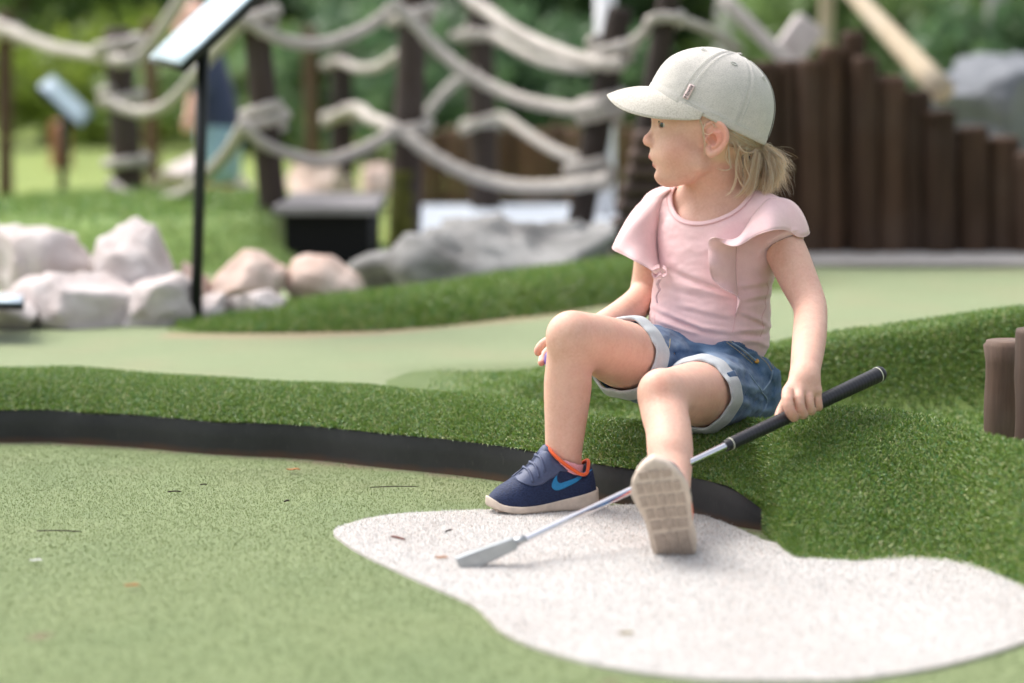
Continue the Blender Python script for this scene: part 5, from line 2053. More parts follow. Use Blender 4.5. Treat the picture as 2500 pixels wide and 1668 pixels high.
def make_shoe(T, flip, which):
    """T maps local millimetres (x to the toe, y to the inner side, z up) to the world."""
    def put(v):
        return np.asarray(v, float) @ (T[:3, :3].T) * 0.001 + T[:3, 3]

    def fac(f):
        return f[:, ::-1] if flip else f
    sh = empty('shoe', T[:3, 3])
    sh.parent = person
    sh.matrix_parent_inverse = person.matrix_basis.inverted()
    bpy.context.view_layer.update()
    sh['label'] = which

    def part(name, v, f, mat, local=True):
        me_ = mesh_from(put(v) if local else v, fac(f))
        o_ = bpy.data.objects.new(name, me_)
        COL.objects.link(o_)
        me_.materials.append(mat)
        o_.parent = sh
        o_.matrix_parent_inverse = sh.matrix_world.inverted()
        return o_
    # upper
    xs = np.concatenate([np.linspace(6.2, 20, 10), np.linspace(22, 165, 60), np.linspace(166, 174.6, 10)])
    na = 40
    a = np.linspace(0, math.pi, na)
    g = np.zeros((len(xs), na, 3))
    for i, x in enumerate(xs):
        zb = mid_top(x) - 4
        t = np.sin(a) ** 0.8
        z = zb + (up_top(x) - zb) * t
        y = np.sign(np.cos(a)) * up_w(x) * np.clip(1 - t ** up_e(x), 0, 1) ** (1 / 2.1)
        g[i] = np.stack([np.full(na, x), y, z], 1)
    for _ in range(2):
        g[1:-1] = 0.5 * g[1:-1] + 0.25 * (g[:-2] + g[2:])
    part('upper', g.reshape(-1, 3), grid_faces(len(xs), na)[:, ::-1], M_SHOE)
    # midsole: loft of outlines from ground to its top edge
    n = 90
    lv = []
    xo = np.concatenate([-1 + 179 * (1 - np.cos(np.linspace(0, math.pi, n))) / 2, (-1 + 179 * (1 - np.cos(np.linspace(0, math.pi, n))) / 2)[::-1]])
    sd = np.concatenate([np.ones(n), -np.ones(n)])
    yo = np.array([sole_half(x, s) * s for x, s in zip(xo, sd)])
    for k in range(2):
        yo = 0.5 * yo + 0.25 * (np.roll(yo, 1) + np.roll(yo, -1))
    prof = [(0.0, 0.80), (0.0, 0.93), (0.12, 0.985), (0.35, 1.0), (0.65, 0.985), (0.9, 0.985), (1.0, 0.965), (1.0, 0.80)]
    xc = 88.0
    for (tz, sc) in prof:
        xx = xc + (xo - xc) * (1 - (1 - sc) * 0.35)
        spring = 9 * np.clip((xx - 130) / 46, 0, 1) ** 2 + 4 * np.clip((14 - xx) / 14, 0, 1) ** 2
        zz = spring * (1 - tz) + tz * mid_top(np.clip(xx, 2, 176))
        lv.append(np.stack([xx, yo * sc, zz], 1))
    g = np.array(lv)
    cb = g[0].mean(0)
    ct = g[-1].mean(0)
    g = np.concatenate([np.tile(cb, (1, 2 * n, 1)) * [[[1, 0.0, 0]]] + (g[:1] - cb) * [[[1, 0.02, 0]]] + [[[0, 0, 0]]], g, (g[-1:] - ct) * [[[1, 0.02, 1]]] + ct], 0)
    g[0, :, 2] = g[1, :, 2]
    part('midsole', g.reshape(-1, 3), grid_faces(len(g), 2 * n, False, True), M_SOLE)
    # outsole plate and tread blocks
    rows = [(150, 166, 3), (128, 147, 5), (105, 125, 5), (83, 102, 4), (63, 80, 3)]
    nb = 0
    for (x0, x1, cnt) in rows:
        wl = sole_half((x0 + x1) / 2, -1) * 0.82
        wr = sole_half((x0 + x1) / 2, 1) * 0.82
        edges = np.linspace(-wl, wr, cnt + 1)
        for j in range(cnt):
            y0, y1 = edges[j] + 1.3, edges[j + 1] - 1.3
            sk = 3.0 * ((y0 + y1) / 2 / 38)
            zz = 9 * max(0, ((x0 + x1) / 2 - 130) / 46) ** 2
            q, fq = box((x0 + 1.2 + sk, y0, zz - 1.6), (x1 - 1.2 + sk, y1, zz + 1.2), 0.5)
            me_ = mesh_from(put(q), [x_[::-1] for x_ in fq] if flip else fq)
            o_ = bpy.data.objects.new('tread_block', me_)
            COL.objects.link(o_)
            me_.materials.append(M_TREAD)
            o_.parent = sh
            o_.matrix_parent_inverse = sh.matrix_world.inverted()
    for (y0, y1) in ((-24, -9), (-7.5, 7.5), (9, 24)):
        q, fq = box((12, y0, -1.4), (56, y1, 1.5), 0.6)
        o_ = bpy.data.objects.new('heel_tread', mesh_from(put(q), [x_[::-1] for x_ in fq] if flip else fq))
        COL.objects.link(o_)
        o_.data.materials.append(M_TREAD)
        o_.parent = sh
        o_.matrix_parent_inverse = sh.matrix_world.inverted()
    # lining at the collar
    loop = catmull_closed([(81, 0, 96), (76, 17, 87), (62, 26, 73.5), (46, 28.5, 62), (34, 28, 55), (24, 24, 56), (17.5, 12, 67), (15, 0, 71), (17.5, -12, 67), (24, -24, 57), (46, -28.5, 62.5), (62, -26, 74), (76, -17, 88)], 80)
    v, f = tube(loop, 2.9, 10, closed=True, cap=False)
    part('lining', v, f, M_ORANGE)
    # overlay panels and mark on both sides
    lo_e = np.array([(133, 48.5), (121, 43), (108, 41), (96, 43), (86, 49), (74, 54.5), (68, 61), (60, 60), (50, 61)])
    hi_e = np.array([(134, 50.2), (122, 60.2), (109, 68.0), (101, 76), (92, 89), (84, 90), (76, 80.5), (64, 71), (52, 63.5)])
    for sgn in (1, -1):
        le, he = catmull(lo_e, 40), catmull(hi_e, 40)
        k = np.linspace(0, 1, 14)
        q = le[:, None, :] * (1 - k)[None, :, None] + he[:, None, :] * k[None, :, None]
        yy = up_y(q[:, :, 0], np.minimum(q[:, :, 1], up_top(q[:, :, 0]) - 0.2)) * sgn
        gg = np.stack([q[:, :, 0], yy + sgn * 0.7, q[:, :, 1] + 0.3], 2)
        v, f = solid(gg, 1.4)
        part('overlay', v, f if sgn < 0 else f[:, ::-1], M_OVERLAY)
        so = np.array([(72.5, 62.5 - 3), (76, 57), (80, 50), (81.6, 44.5), (80.4, 40), (76, 36.6), (70, 36.5), (63, 38.5), (51, 43.5), (39, 49.5), (26, 57), (14.5, 65)])
        si = np.array([(72.5, 62.0 - 3), (73, 58), (73.3, 54), (72.5, 51), (70, 48), (66, 47.5), (61, 48.8), (56, 50.3), (45, 53.5), (36, 56.5), (25, 61), (14.5, 65.3)])
        so[:, 1] -= 4
        si[:, 1] -= 4
        a1, a2 = catmull(so, 50), catmull(si, 50)
        k = np.linspace(0, 1, 6)
        q = a1[:, None, :] * (1 - k)[None, :, None] + a2[:, None, :] * k[None, :, None]
        yy = up_y(q[:, :, 0], np.minimum(q[:, :, 1], up_top(q[:, :, 0]) - 1.5)) * sgn
        gg = np.stack([q[:, :, 0], yy + sgn * 0.6, q[:, :, 1]], 2)
        v, f = solid(gg, 1.0)
        part('side_mark', v, f if sgn > 0 else f[:, ::-1], M_SWOOSH)
    for x in (117, 107, 98):
        aa_ = np.linspace(0.62, math.pi - 0.62, 26)
        tt_ = np.sin(aa_) ** 0.8
        xx_ = x - 7 * np.abs(np.cos(aa_))
        zb_ = mid_top(xx_) - 4
        zz_ = zb_ + (up_top(xx_) - zb_) * tt_ + 1.8 * np.sin(aa_)
        yy_ = np.sign(np.cos(aa_)) * (up_w(xx_) * np.clip(1 - tt_ ** up_e(xx_), 0, 1) ** (1 / 2.1) + 1.6 * np.abs(np.cos(aa_)))
        v, f = tube(np.stack([xx_, yy_, zz_], 1), 2.2, 8)
        part('lace', v, f, M_OVERLAY)
        v, f = tube(np.stack([xx_ - 4.6, yy_ * 0.80, zz_ - 0.6], 1)[5:-5], 1.7, 8)
        part('tongue_slot', v, f, M_SHOE)
    # strap over the instep
    yy = np.linspace(-1, 1, 24)
    g = []
    for xx in np.linspace(80, 96, 6):
        zt = up_top(xx)
        g.append([(xx - 9 * abs(y) ** 1.5, 25 * y, zt + 1.4 - (zt - 58) * abs(y) ** 2.4) for y in yy])
    v, f = solid(np.array(g), 1.8)
    part('strap', v, f, M_OVERLAY)
    # sock
    th_ = np.arange(48) / 48 * 2 * math.pi
    g = []
    for k, (dz, dr) in enumerate(((-24, 0), (-4, 0.5), (-0.8, 1.0), (0.3, 0.3), (-1.0, -1.2))):
        rr = 26.6 + dr + 0.6 * np.sin(th_ * 14) * (k > 0)
        zz = 74 + 9.0 * np.cos(th_) + dz + 0.7 * np.sin(th_ * 14 + 1)
        g.append(np.stack([51 + rr * np.cos(th_), rr * 0.95 * np.sin(th_), zz], 1))
    part('sock', np.array(g).reshape(-1, 3), grid_faces(5, 48, False, True), M_SOCK)
    return sh


def frame4(x, y, z, o):
    T = np.eye(4)
    T[:3, 0], T[:3, 1], T[:3, 2], T[:3, 3] = x, y, z, o
    return T


hx = G(1181, 1271) - G(1458, 1256)
hx[2] = 0
hx /= np.linalg.norm(hx)
T_R = frame4(hx, np.cross([0, 0, 1.0], hx), np.array([0, 0, 1.0]), W(1457, 1251, 3.68) * [1, 1, 0] + np.array([0, 0, 0.006]))
zl = np.array([0.03, 0.885, 0.465])
zl /= np.linalg.norm(zl)
xl = np.array([-0.23, -0.45, 0.86])
xl -= zl * (xl @ zl)
xl /= np.linalg.norm(xl)
yl = -np.cross(zl, xl)
T_L = frame4(xl, yl, zl, W(1656, 1374, 3.325))
make_shoe(T_R, False, 'navy shoe seen from the side, flat on the white patch')
make_shoe(T_L, True, 'shoe with its beige sole turned to the viewer')

# ------------------------------------------------------------------ cap
CA = math.atan(0.473)
C1 = np.array([math.cos(CA), 0, math.sin(CA)])
C2 = np.array([-math.sin(CA), 0, math.cos(CA)])


def capP(e1_, y_, e2_):
    """cap coordinates -> world: e1 along the rim to the front, e2 up from the rim"""
    e1_, y_, e2_ = np.broadcast_arrays(e1_, y_, e2_)
    loc = e1_[..., None] * C1 + e2_[..., None] * C2 + y_[..., None] * np.array([0, 1.0, 0])
    return HC + H_s * (loc @ H_M)


def crown_pt(az, el, grow=0.0):
    """az: 0 front, 90 deg = camera side; el 0 rim .. 90 deg top"""
    ce, se = np.cos(el), np.sin(el)
    p = 2.0 / 2.25
    ce, se = np.abs(ce) ** p * np.sign(ce), np.abs(se) ** p
    rx = np.where(np.cos(az) > 0, 157 + grow, 155 + grow)
    x = 18 + rx * ce * np.cos(az) - 3 * se
    # the front panel stands up straighter
    x = x + 9 * np.exp(-((el - 0.55) / 0.35) ** 2) * np.clip(np.cos(az), 0, 1) ** 2
    y = (114 + grow) * ce * np.sin(az)
    z = 4 + (171 + grow) * se
    return x, y, z


naz, nel = 144, 60
az = np.arange(naz) / naz * 2 * math.pi
el = np.linspace(0, math.pi / 2, nel)
AZ, EL = np.meshgrid(az, el, indexing='ij')
groove = np.zeros_like(AZ)
for s_ in (62, 118, 180, 242, 298):
    dlt = np.abs(((AZ - math.radians(s_ + 0.0)) + math.pi) % (2 * math.pi) - math.pi) * np.cos(EL) * 120
    groove += -1.6 * np.exp(-(dlt / 2.2) ** 2) + 0.9 * np.exp(-((dlt - 6) / 3) ** 2)
soft = 2.2 * np.sin(3 * AZ + 2 * EL) * np.cos(EL) + 1.4 * np.sin(7 * AZ + 1 + 5 * EL) * np.cos(EL) ** 2
rimband = 1.3 * (EL < 0.085) - 1.0 * np.exp(-((EL - 0.095) / 0.012) ** 2)
x_, y_, z_ = crown_pt(AZ, EL, groove + soft + rimband)
outer = capP(x_, y_, z_)
x_, y_, z_ = crown_pt(AZ, EL, -4.0)
inner = capP(x_, y_, z_ - 0)
g = np.concatenate([outer.reshape(-1, 3), inner.reshape(-1, 3)])
fo = grid_faces(naz, nel, True, False)
fi = fo[:, ::-1] + naz * nel
i0 = np.arange(naz) * nel
rim = np.stack([i0, np.roll(i0, -1), np.roll(i0, -1) + naz * nel, i0 + naz * nel], 1)
cap = obj('cap', mesh_from(g, np.vstack([fo, fi, rim[:, ::-1]])), M_CAP, person, label='pale grey marled baseball cap')
# stitched seam ridges
parts_ = []
for s_ in (62, 118, 180, 242, 298):
    for off in (-0.045, 0.045):
        ee = np.linspace(0.10, 1.40, 50)
        x_, y_, z_ = crown_pt(np.full(50, math.radians(s_)) + off / np.maximum(np.cos(ee), 0.25), ee, 1.6)
        parts_.append(tube(capP(x_, y_, z_), 0.00035, 4))
x_, y_, z_ = crown_pt(np.linspace(0, 2 * math.pi, 160), np.full(160, 0.075), 1.6)
parts_.append(tube(capP(x_, y_, z_), 0.00035, 4))
v_, f_ = join_data(parts_)
obj('cap_seam', mesh_from(v_, f_), M_CAPSEAM, cap)
for s_ in (90, 270, 150, 210, 32, 328):
    x0, y0, z0 = crown_pt(np.array(math.radians(s_)), np.array(0.98), 0.8)
    c0 = capP(x0, y0, z0)
    a_ = np.linspace(0, 2 * math.pi, 15)[:-1]
    rg = []
    for q in a_:
        xx, yy, zz = crown_pt(np.array(math.radians(s_) + 0.05 * math.cos(q) / 0.56), np.array(0.98 + 0.03 * math.sin(q)), 1.4)
        rg.append(capP(xx, yy, zz))
    v_, f_ = tube(np.array(rg), 0.0007, 6, closed=True, cap=False)
    obj('eyelet', mesh_from(v_, f_), M_CAPSEAM, cap)
x0, y0, z0 = crown_pt(np.array(0.0), np.array(math.pi / 2), 2)
cb = capP(x0, y0, z0)
v_, f_ = tube(np.array([cb - 0.001 * H_u, cb + 0.0008 * H_u, cb + 0.0022 * H_u]), [0.006, 0.0058, 0.003], 14)
obj('top_button', mesh_from(v_, f_), M_CAP, cap)
# brim
edge = np.array([(30, 112, 10), (60, 113, 8), (90, 110, 9), (144, 104, 13), (196, 88, 25), (228, 67, 39), (248, 38, 56), (256, 0, 68)], float)
edge = np.vstack([edge, (edge[:-1] * [1, -1, 1])[::-1]])
nb_ = 80
eo = catmull(edge, nb_)
aa = np.linspace(math.radians(86), -math.radians(86), nb_)
x_, y_, z_ = crown_pt(aa, np.full(nb_, 0.035), -1.0)
ai = np.stack([x_ * C1[0] + z_ * C2[0], y_, x_ * C1[2] + z_ * C2[2]], 1)
k = np.linspace(0, 1, 18)
gb = ai[:, None, :] * (1 - k)[None, :, None] + eo[:, None, :] * k[None, :, None]
arch = np.sin(np.linspace(0, math.pi, nb_))
gb[:, :, 2] += (7 * arch)[:, None] * (4 * k * (1 - k))[None, :]
v_, f_ = solid(HV(gb.reshape(-1, 3)).reshape(nb_, 18, 3), 0.0030)
brim = obj('brim', mesh_from(v_, f_), M_BRIM, cap)
v_, f_ = tube(HV(eo), 0.0016, 8)
obj('brim_edge', mesh_from(v_, f_), M_BRIM, cap)
# sewn tag with its word
def cap_at(px, py, lift):
    """point of the crown's camera side under a photo position"""
    hx_, hz_ = 1740 - px, 300 - py
    e1_ = hx_ * C1[0] + hz_ * C1[2]
    e2_ = hx_ * C2[0] + hz_ * C2[2]
    best = None
    for A in np.radians(np.arange(5, 176, 0.5)):
        E = np.linspace(0.02, 1.5, 300)
        x, y, z = crown_pt(np.full(300, A), E, 0)
        dd = (x - e1_) ** 2 + (z - e2_) ** 2
        i = dd.argmin()
        if best is None or dd[i] < best[0]:
            best = (dd[i], A, E[i])
    x, y, z = crown_pt(np.array(best[1]), np.array(best[2]), lift)
    return capP(x, y, z)


tg = [cap_at(1668, 240, 2.5), cap_at(1685, 208, 2.5), cap_at(1698, 213, 2.5), cap_at(1681, 246, 2.5)]
u = np.linspace(0, 1, 8)
w = np.linspace(0, 1, 5)
g = np.array([[(tg[0] * (1 - a_) + tg[1] * a_) * (1 - b_) + (tg[3] * (1 - a_) + tg[2] * a_) * b_ for b_ in w] for a_ in u])
v_, f_ = solid(g, 0.0008)
tag = obj('cap_tag', mesh_from(v_, f_), m_simple('tag_ribbon', (0.72, 0.56, 0.54), 0.7), cap)
fc = bpy.data.curves.new('cap_lettering', 'FONT')
fc.body = 'Minnie'
fc.align_x = 'CENTER'
fc.align_y = 'CENTER'
fc.size = 0.0088
fc.extrude = 0.0002
fo_ = bpy.data.objects.new('lettering', fc)
COL.objects.link(fo_)
xd = tg[1] + tg[2] - tg[0] - tg[3]
xd /= np.linalg.norm(xd)
yd = tg[0] + tg[1] - tg[2] - tg[3]
yd -= xd * (yd @ xd)
yd /= np.linalg.norm(yd)
zd = np.cross(xd, yd)
mc = sum(tg) / 4 + zd * 0.0010 * (1 if zd @ H_tc > 0 else -1)
mm = np.eye(4)
mm[:3, 0], mm[:3, 1], mm[:3, 2], mm[:3, 3] = xd, yd, zd, mc
fo_.matrix_world = Matrix(mm.tolist())
fc.materials.append(m_simple('tag_ink', (0.02, 0.02, 0.03), 0.6))
bpy.context.view_layer.update()
dg = bpy.context.evaluated_depsgraph_get()
lm = bpy.data.meshes.new_from_object(fo_.evaluated_get(dg))
lm.transform(Matrix(mm.tolist()))
bpy.data.objects.remove(fo_)
lo_ = obj('lettering', lm, None, cap)


# ------------------------------------------------------------------ the child's body: one surface, its covered faces dropped
lo_b = np.array([0.0, 3.25, 0.0])
hi_b = np.array([0.62, 4.2, 0.78])
bv, bf = sdf_mesh(body_g, lo_b, hi_b, 0.0019, smooth_it=3)
lw = np.ones(len(bv))
lw *= sstep(0.13, 0.16, np.linalg.norm(bv - HC, axis=1))
for hc_ in (W(1955, 975, 3.60), W(1340, 860, 3.79)):
    lw *= sstep(0.045, 0.075, np.linalg.norm(bv - hc_, axis=1))
bv = relax(bv, bf, 9, lw)
dsh = np.concatenate([shirt_outer.ev(c_, c_.mean(0), 1.0) for c_ in np.array_split(bv, 60)])
dnk = neck_cut.fn(bv)
hide = (dsh < 0.003) & (dnk > 0.004)
hide |= np.concatenate([Group(hip, 0.01).ev(c_, c_.mean(0), 1.0) for c_ in np.array_split(bv, 60)]) < -0.004
keep = ~hide[bf].all(1)
bf = bf[keep]
used = np.zeros(len(bv), bool)
used[bf] = True
remap = np.cumsum(used) - 1
bv, bf = bv[used], remap[bf]
for e_ in ears_g:
    ev_, ef_ = sdf_mesh(e_, e_.c - 0.05, e_.c + 0.05, 0.00095, smooth_it=2)
    bv, bf = join_data([(bv, bf), (ev_, ef_)])
me = mesh_from(bv, bf)
body = obj('body', me, M_SKIN, person)


def blob(v, c, r):
    d = np.linalg.norm((v - np.asarray(c)) / np.asarray(r), axis=1)
    return np.clip(1 - d, 0, 1) ** 1.2


def attr(me, name, val):
    a = me.attributes.new(name, 'FLOAT', 'POINT')
    a.data.foreach_set('value', np.clip(val, 0, 1).astype(np.float32))


bl = 0.36 * blob(bv, H(84, 80, -70), 0.036) + 0.30 * blob(bv, H(160, 4, -46), 0.016) + 0.75 * blob(bv, H(-12, 112, -34), 0.036)
bl += 0.45 * blob(bv, W(1402, 775, 3.63), 0.026) + 0.35 * blob(bv, W(1612, 935, 3.53), 0.024)
for (px, py, d_, r_, a_) in ((1567, 962, 3.535, 0.005, 0.9), (1612, 950, 3.52, 0.005, 0.6), (1595, 975, 3.525, 0.006, 0.4), (1998, 716, 3.82, 0.009, 0.35)):
    bl += a_ * blob(bv, W(px, py, d_), r_)
for i_, (px, py) in enumerate(((1928, 1010), (1957, 1006), (1980, 998), (1999, 990), (1920, 962), (1952, 953))):
    bl += 0.35 * blob(bv, W(px, py, 3.56), 0.014)
bl += 0.7 * blob(bv, W(1313, 864, 3.755), 0.012) + 0.7 * blob(bv, W(1321, 888, 3.785), 0.012)
attr(me, 'blush', bl)
hl = (bv - HC) @ H_M.T / H_s
lipd = np.minimum(lips.items[0].fn(bv), lips.items[1].fn(bv)) / H_s
lp = np.clip(1 - (lipd - 0.2) / 2.2, 0, 1) * (np.abs(hl[:, 1]) < 27) * (hl[:, 0] > 118) * (hl[:, 2] < -77) * (hl[:, 2] > -111)
attr(me, 'lip', 0.9 * lp)
for me_, nm_, val_ in attr_later:
    attr(me_, nm_, val_)

hr = sstep(14, -16, hl[:, 0]) * sstep(-100, -84, hl[:, 2] - 0.18 * hl[:, 0]) * (hl[:, 2] < 60) * (np.abs(hl[:, 1]) < 104)
hr *= 1 - sstep(104, 97, np.abs(hl[:, 1] - 106 * np.sign(hl[:, 1])) * 0 + np.hypot(hl[:, 0] + 8, (hl[:, 2] + 36) * 0.7) * 4)
attr(me, 'scalp', hr)

# eyes
for s_ in (1, -1):
    uu, vv = np.meshgrid(np.linspace(0, math.pi, 22), np.arange(32) / 32 * 2 * math.pi, indexing='ij')
    q = np.stack([np.cos(uu), np.sin(uu) * np.cos(vv), np.sin(uu) * np.sin(vv)], -1)
    yaw = 0.10 * s_
    q[..., 0] *= 1 + 0.05 * np.exp(-(uu / 0.45) ** 2)
    fq = grid_faces(22, 32, False, True)
    q2 = q.copy()
    q2[..., 0] = q[..., 0] * math.cos(yaw) - q[..., 1] * math.sin(yaw)
    q2[..., 1] = q[..., 0] * math.sin(yaw) + q[..., 1] * math.cos(yaw)
    vv_ = HV((q2 * 15.6 + np.array([111.5, 38.5 * s_, -4.0])).reshape(-1, 3))
    e_ = obj('eye', mesh_from(vv_, fq), M_EYEWHITE, person)
    e_.data.materials.append(M_IRIS)
    mi = np.zeros(len(e_.data.polygons), np.int32)
    mi[(fq // 32).max(1) <= 6] = 1
    e_.data.polygons.foreach_set('material_index', mi)
    lash = catmull([(130, 34 * s_, 0.5, 0), (129.5, 45 * s_, 3.5, 0), (122, 55 * s_, 4, 0), (109, 58.5 * s_, -1, 0)], 16)[:, :3]
    v_, f_ = tube(HV(lash), 0.0015, 6)
    obj('eyelashes', mesh_from(v_, f_), M_LASH, person)


# ------------------------------------------------------------------ hair
def strands(paths, rad, seedv):
    """paths: list of (k, 3) head-coordinate curves -> one mesh of thin three-sided strands"""
    V, Fs, off = [], [], 0
    r2 = np.random.default_rng(seedv)
    n = len(paths[0])
    A = np.array([HV(p) for p in paths])                       # m, n, 3
    T = np.gradient(A, axis=1)
    T /= np.linalg.norm(T, axis=2)[..., None] + 1e-9
    ref = r2.standard_normal((len(A), 1, 3))
    N = ref - T * (ref * T).sum(2)[..., None]
    N /= np.linalg.norm(N, axis=2)[..., None] + 1e-9
    Bn = np.cross(T, N)
    taper = np.interp(np.linspace(0, 1, n), [0, 0.7, 1], [1, 0.85, 0.15])
    rr = (rad * (0.7 + 0.6 * r2.random(len(A))))[:, None] * taper[None, :]
    ring = []
    for a_ in (0, 2.094, 4.189):
        ring.append(A + rr[..., None] * (math.cos(a_) * N + math.sin(a_) * Bn))
    V = np.stack(ring, 2)                                       # m, n, 3, 3
    f0 = grid_faces(n, 3, False, True)
    F = (np.arange(len(A))[:, None, None] * (n * 3) + f0[None]).reshape(-1, 4)
    return V.reshape(-1, 3), F


r = np.random.default_rng(21)
TIE = np.array([-112.0, 0.0, -58.0])
hs = []


def on_skull(p, grow):
    c = np.array([-2, 0, 34.0])
    R_ = np.array([146, 106, 128.0]) + grow
    q = (p - c) / R_
    l = np.linalg.norm(q, axis=1)[:, None]
    return np.where(l < 1.0, c + (p - c) / l, p)


# hair drawn back over the sides to the tie
for i in range(1150):
    s_ = 1 if r.random() < 0.72 else -1
    a_ = r.random()
    top_ = np.array([8 - 118 * a_, s_ * (104 - 70 * a_ ** 2.2), 14 - 46 * a_])
    bot_ = np.array([-32 - 66 * a_, s_ * (88 - 60 * a_), -52 - 34 * a_])
    st_ = top_ + (bot_ - top_) * r.random() ** 1.2 + r.standard_normal(3) * 2
    k = np.linspace(0, 1, 11)[:, None]
    mid = (st_ + TIE) / 2 + np.array([-8, s_ * 14, -6 + 8 * r.standard_normal()])
    p = (1 - k) ** 2 * st_ + 2 * k * (1 - k) * mid + k ** 2 * (TIE + r.standard_normal(3) * 5)
    p = on_skull(p, 5 + 4 * r.random())
    p += np.cumsum(r.standard_normal((11, 3)) * 0.5, 0) * np.sin(k * math.pi)
    hs.append(p)
# ponytail: locks of strands that fall from the tie and part towards their ends
guides = []
for gi in range(34):
    u = (gi + 0.5 + 0.4 * r.standard_normal()) / 34
    px_e = 1814 + 100 * u + 5 * r.standard_normal()
    py_e = np.interp(u, [0, 0.25, 0.6, 0.85, 1], [474, 488, 486, 468, 436]) - 40 * r.random() ** 2
    E = np.array([1740 - px_e, 30 * r.standard_normal(), 300 - py_e])
    c1 = TIE + np.array([-16 - 34 * u, E[1] * 0.5 + 8 * r.standard_normal(), -20 + 10 * u + 4 * r.standard_normal()])
    c2 = E + np.array([-10 + 8 * r.standard_normal(), 6 * r.standard_normal(), 48 + 8 * r.standard_normal()])
    guides.append((c1, c2, E, r.random(3) * 6.28, 2.5 + 4 * r.random()))
for i in range(1500):
    c1, c2, E, ph, am = guides[r.integers(0, 34)]
    k = np.linspace(0, 1, 13)[:, None]
    st_ = TIE + r.standard_normal(3) * np.array([4, 7, 5])
    j1, j2, j3 = (r.standard_normal(3) * q_ for q_ in (5, 4.5, 5.5))
    cut = 1 - 0.35 * r.random() ** 2.5
    kk = k * cut
    p = (1 - kk) ** 3 * st_ + 3 * kk * (1 - kk) ** 2 * (c1 + j1) + 3 * kk ** 2 * (1 - kk) * (c2 + j2) + kk ** 3 * (E + j3)
    p += am * np.sin(kk * 6.5 + ph[None, :]) * kk ** 1.4 + 1.2 * np.sin(kk * 15 + r.random(3)[None, :] * 6.28) * kk
    hs.append(p)
base = [h for h in hs if len(h) == 11]
pony = [h for h in hs if len(h) == 13]
flyaway = []
for i in range(210):
    E = np.array([1740 - (1880 + 62 * r.random()), 35 * r.standard_normal(), 300 - (372 + 110 * r.random())])
    k = np.linspace(0, 1, 13)[:, None]
    st_ = TIE + np.array([-6, 0, 0]) + r.standard_normal(3) * 7
    c1 = st_ + np.array([-24, 12 * r.standard_normal(), -4 + 10 * r.standard_normal()])
    c2 = E + np.array([14 * r.standard_normal(), 12 * r.standard_normal(), 20 * r.standard_normal()])
    p = (1 - k) ** 3 * st_ + 3 * k * (1 - k) ** 2 * c1 + 3 * k ** 2 * (1 - k) * c2 + k ** 3 * E
    flyaway.append(p)
locks = []


def lock(pts, n, spread):
    pts = np.array([(1740 - a, y_, 300 - b) for a, b, y_ in pts], float)
    for _ in range(n):
        q = catmull(pts + np.linspace(0.4, 1.2, len(pts))[:, None] * r.standard_normal(3) * spread * np.array([1, 0.8, 0.7]), 13)
        q[:, 1] += 3 * r.random()
        locks.append(q)


lock([(1706, 284, 104), (1714, 306, 108), (1718, 332, 106), (1721, 352, 104), (1722, 378, 100)], 15, 2.4)
lock([(1722, 300, 116), (1718, 320, 117), (1729, 328, 120), (1741, 322, 121)], 3, 1.0)
lock([(1778, 352, 98), (1772, 384, 92), (1784, 408, 90), (1768, 414, 90), (1750, 408, 90)], 9, 1.6)
lock([(1778, 356, 98), (1780, 388, 92), (1787, 410, 90)], 14, 1.8)
lock([(1806, 352, 88), (1796, 392, 86), (1796, 432, 84), (1786, 462, 82), (1772, 474, 80)], 16, 2.2)
lock([(1806, 352, 88), (1796, 400, 86), (1806, 440, 84), (1822, 462, 80)], 8, 1.6)
lock([(1842, 366, 62), (1838, 400, 70), (1830, 438, 72), (1812, 466, 74), (1796, 480, 74)], 46, 3.4)
lock([(1826, 352, 76), (1817, 390, 78), (1826, 420, 76), (1834, 440, 74)], 10, 2.0)
lock([(1846, 366, 40), (1838, 400, 40), (1828, 440, 36), (1822, 470, 36)], 50, 8.0)
lock([(1820, 372, 70), (1822, 400, 62), (1826, 432, 52), (1830, 462, 44)], 36, 7.0)
lock([(1790, 340, 84), (1800, 370, 78), (1807, 400, 68), (1814, 432, 58)], 26, 6.0)
lock([(1850, 372, 50), (1843, 410, 60), (1836, 452, 62), (1822, 476, 62)], 60, 5.0)
lock([(1796, 345, 95), (1812, 366, 92), (1830, 372, 80), (1850, 362, 50)], 12, 2.0)
v1, f1 = strands(base, 0.00042, 1)
v2, f2 = strands(pony + locks, 0.00027, 2)
v3, f3 = strands(flyaway, 0.00014, 3)
hv, hf = join_data([(v1, f1), (v2, f2), (v3, f3)])
hair_o = obj('hair', mesh_from(hv, hf), M_HAIR, person)
hair_o['kind'] = 'stuff'
tb = tube(HV(np.array([TIE + [2, 9 * math.cos(a_), 9 * math.sin(a_)] for a_ in np.arange(14) / 14 * 2 * math.pi])), 0.0022, 7, closed=True, cap=False)
obj('hair_tie', mesh_from(*tb), M_SCALP, person)


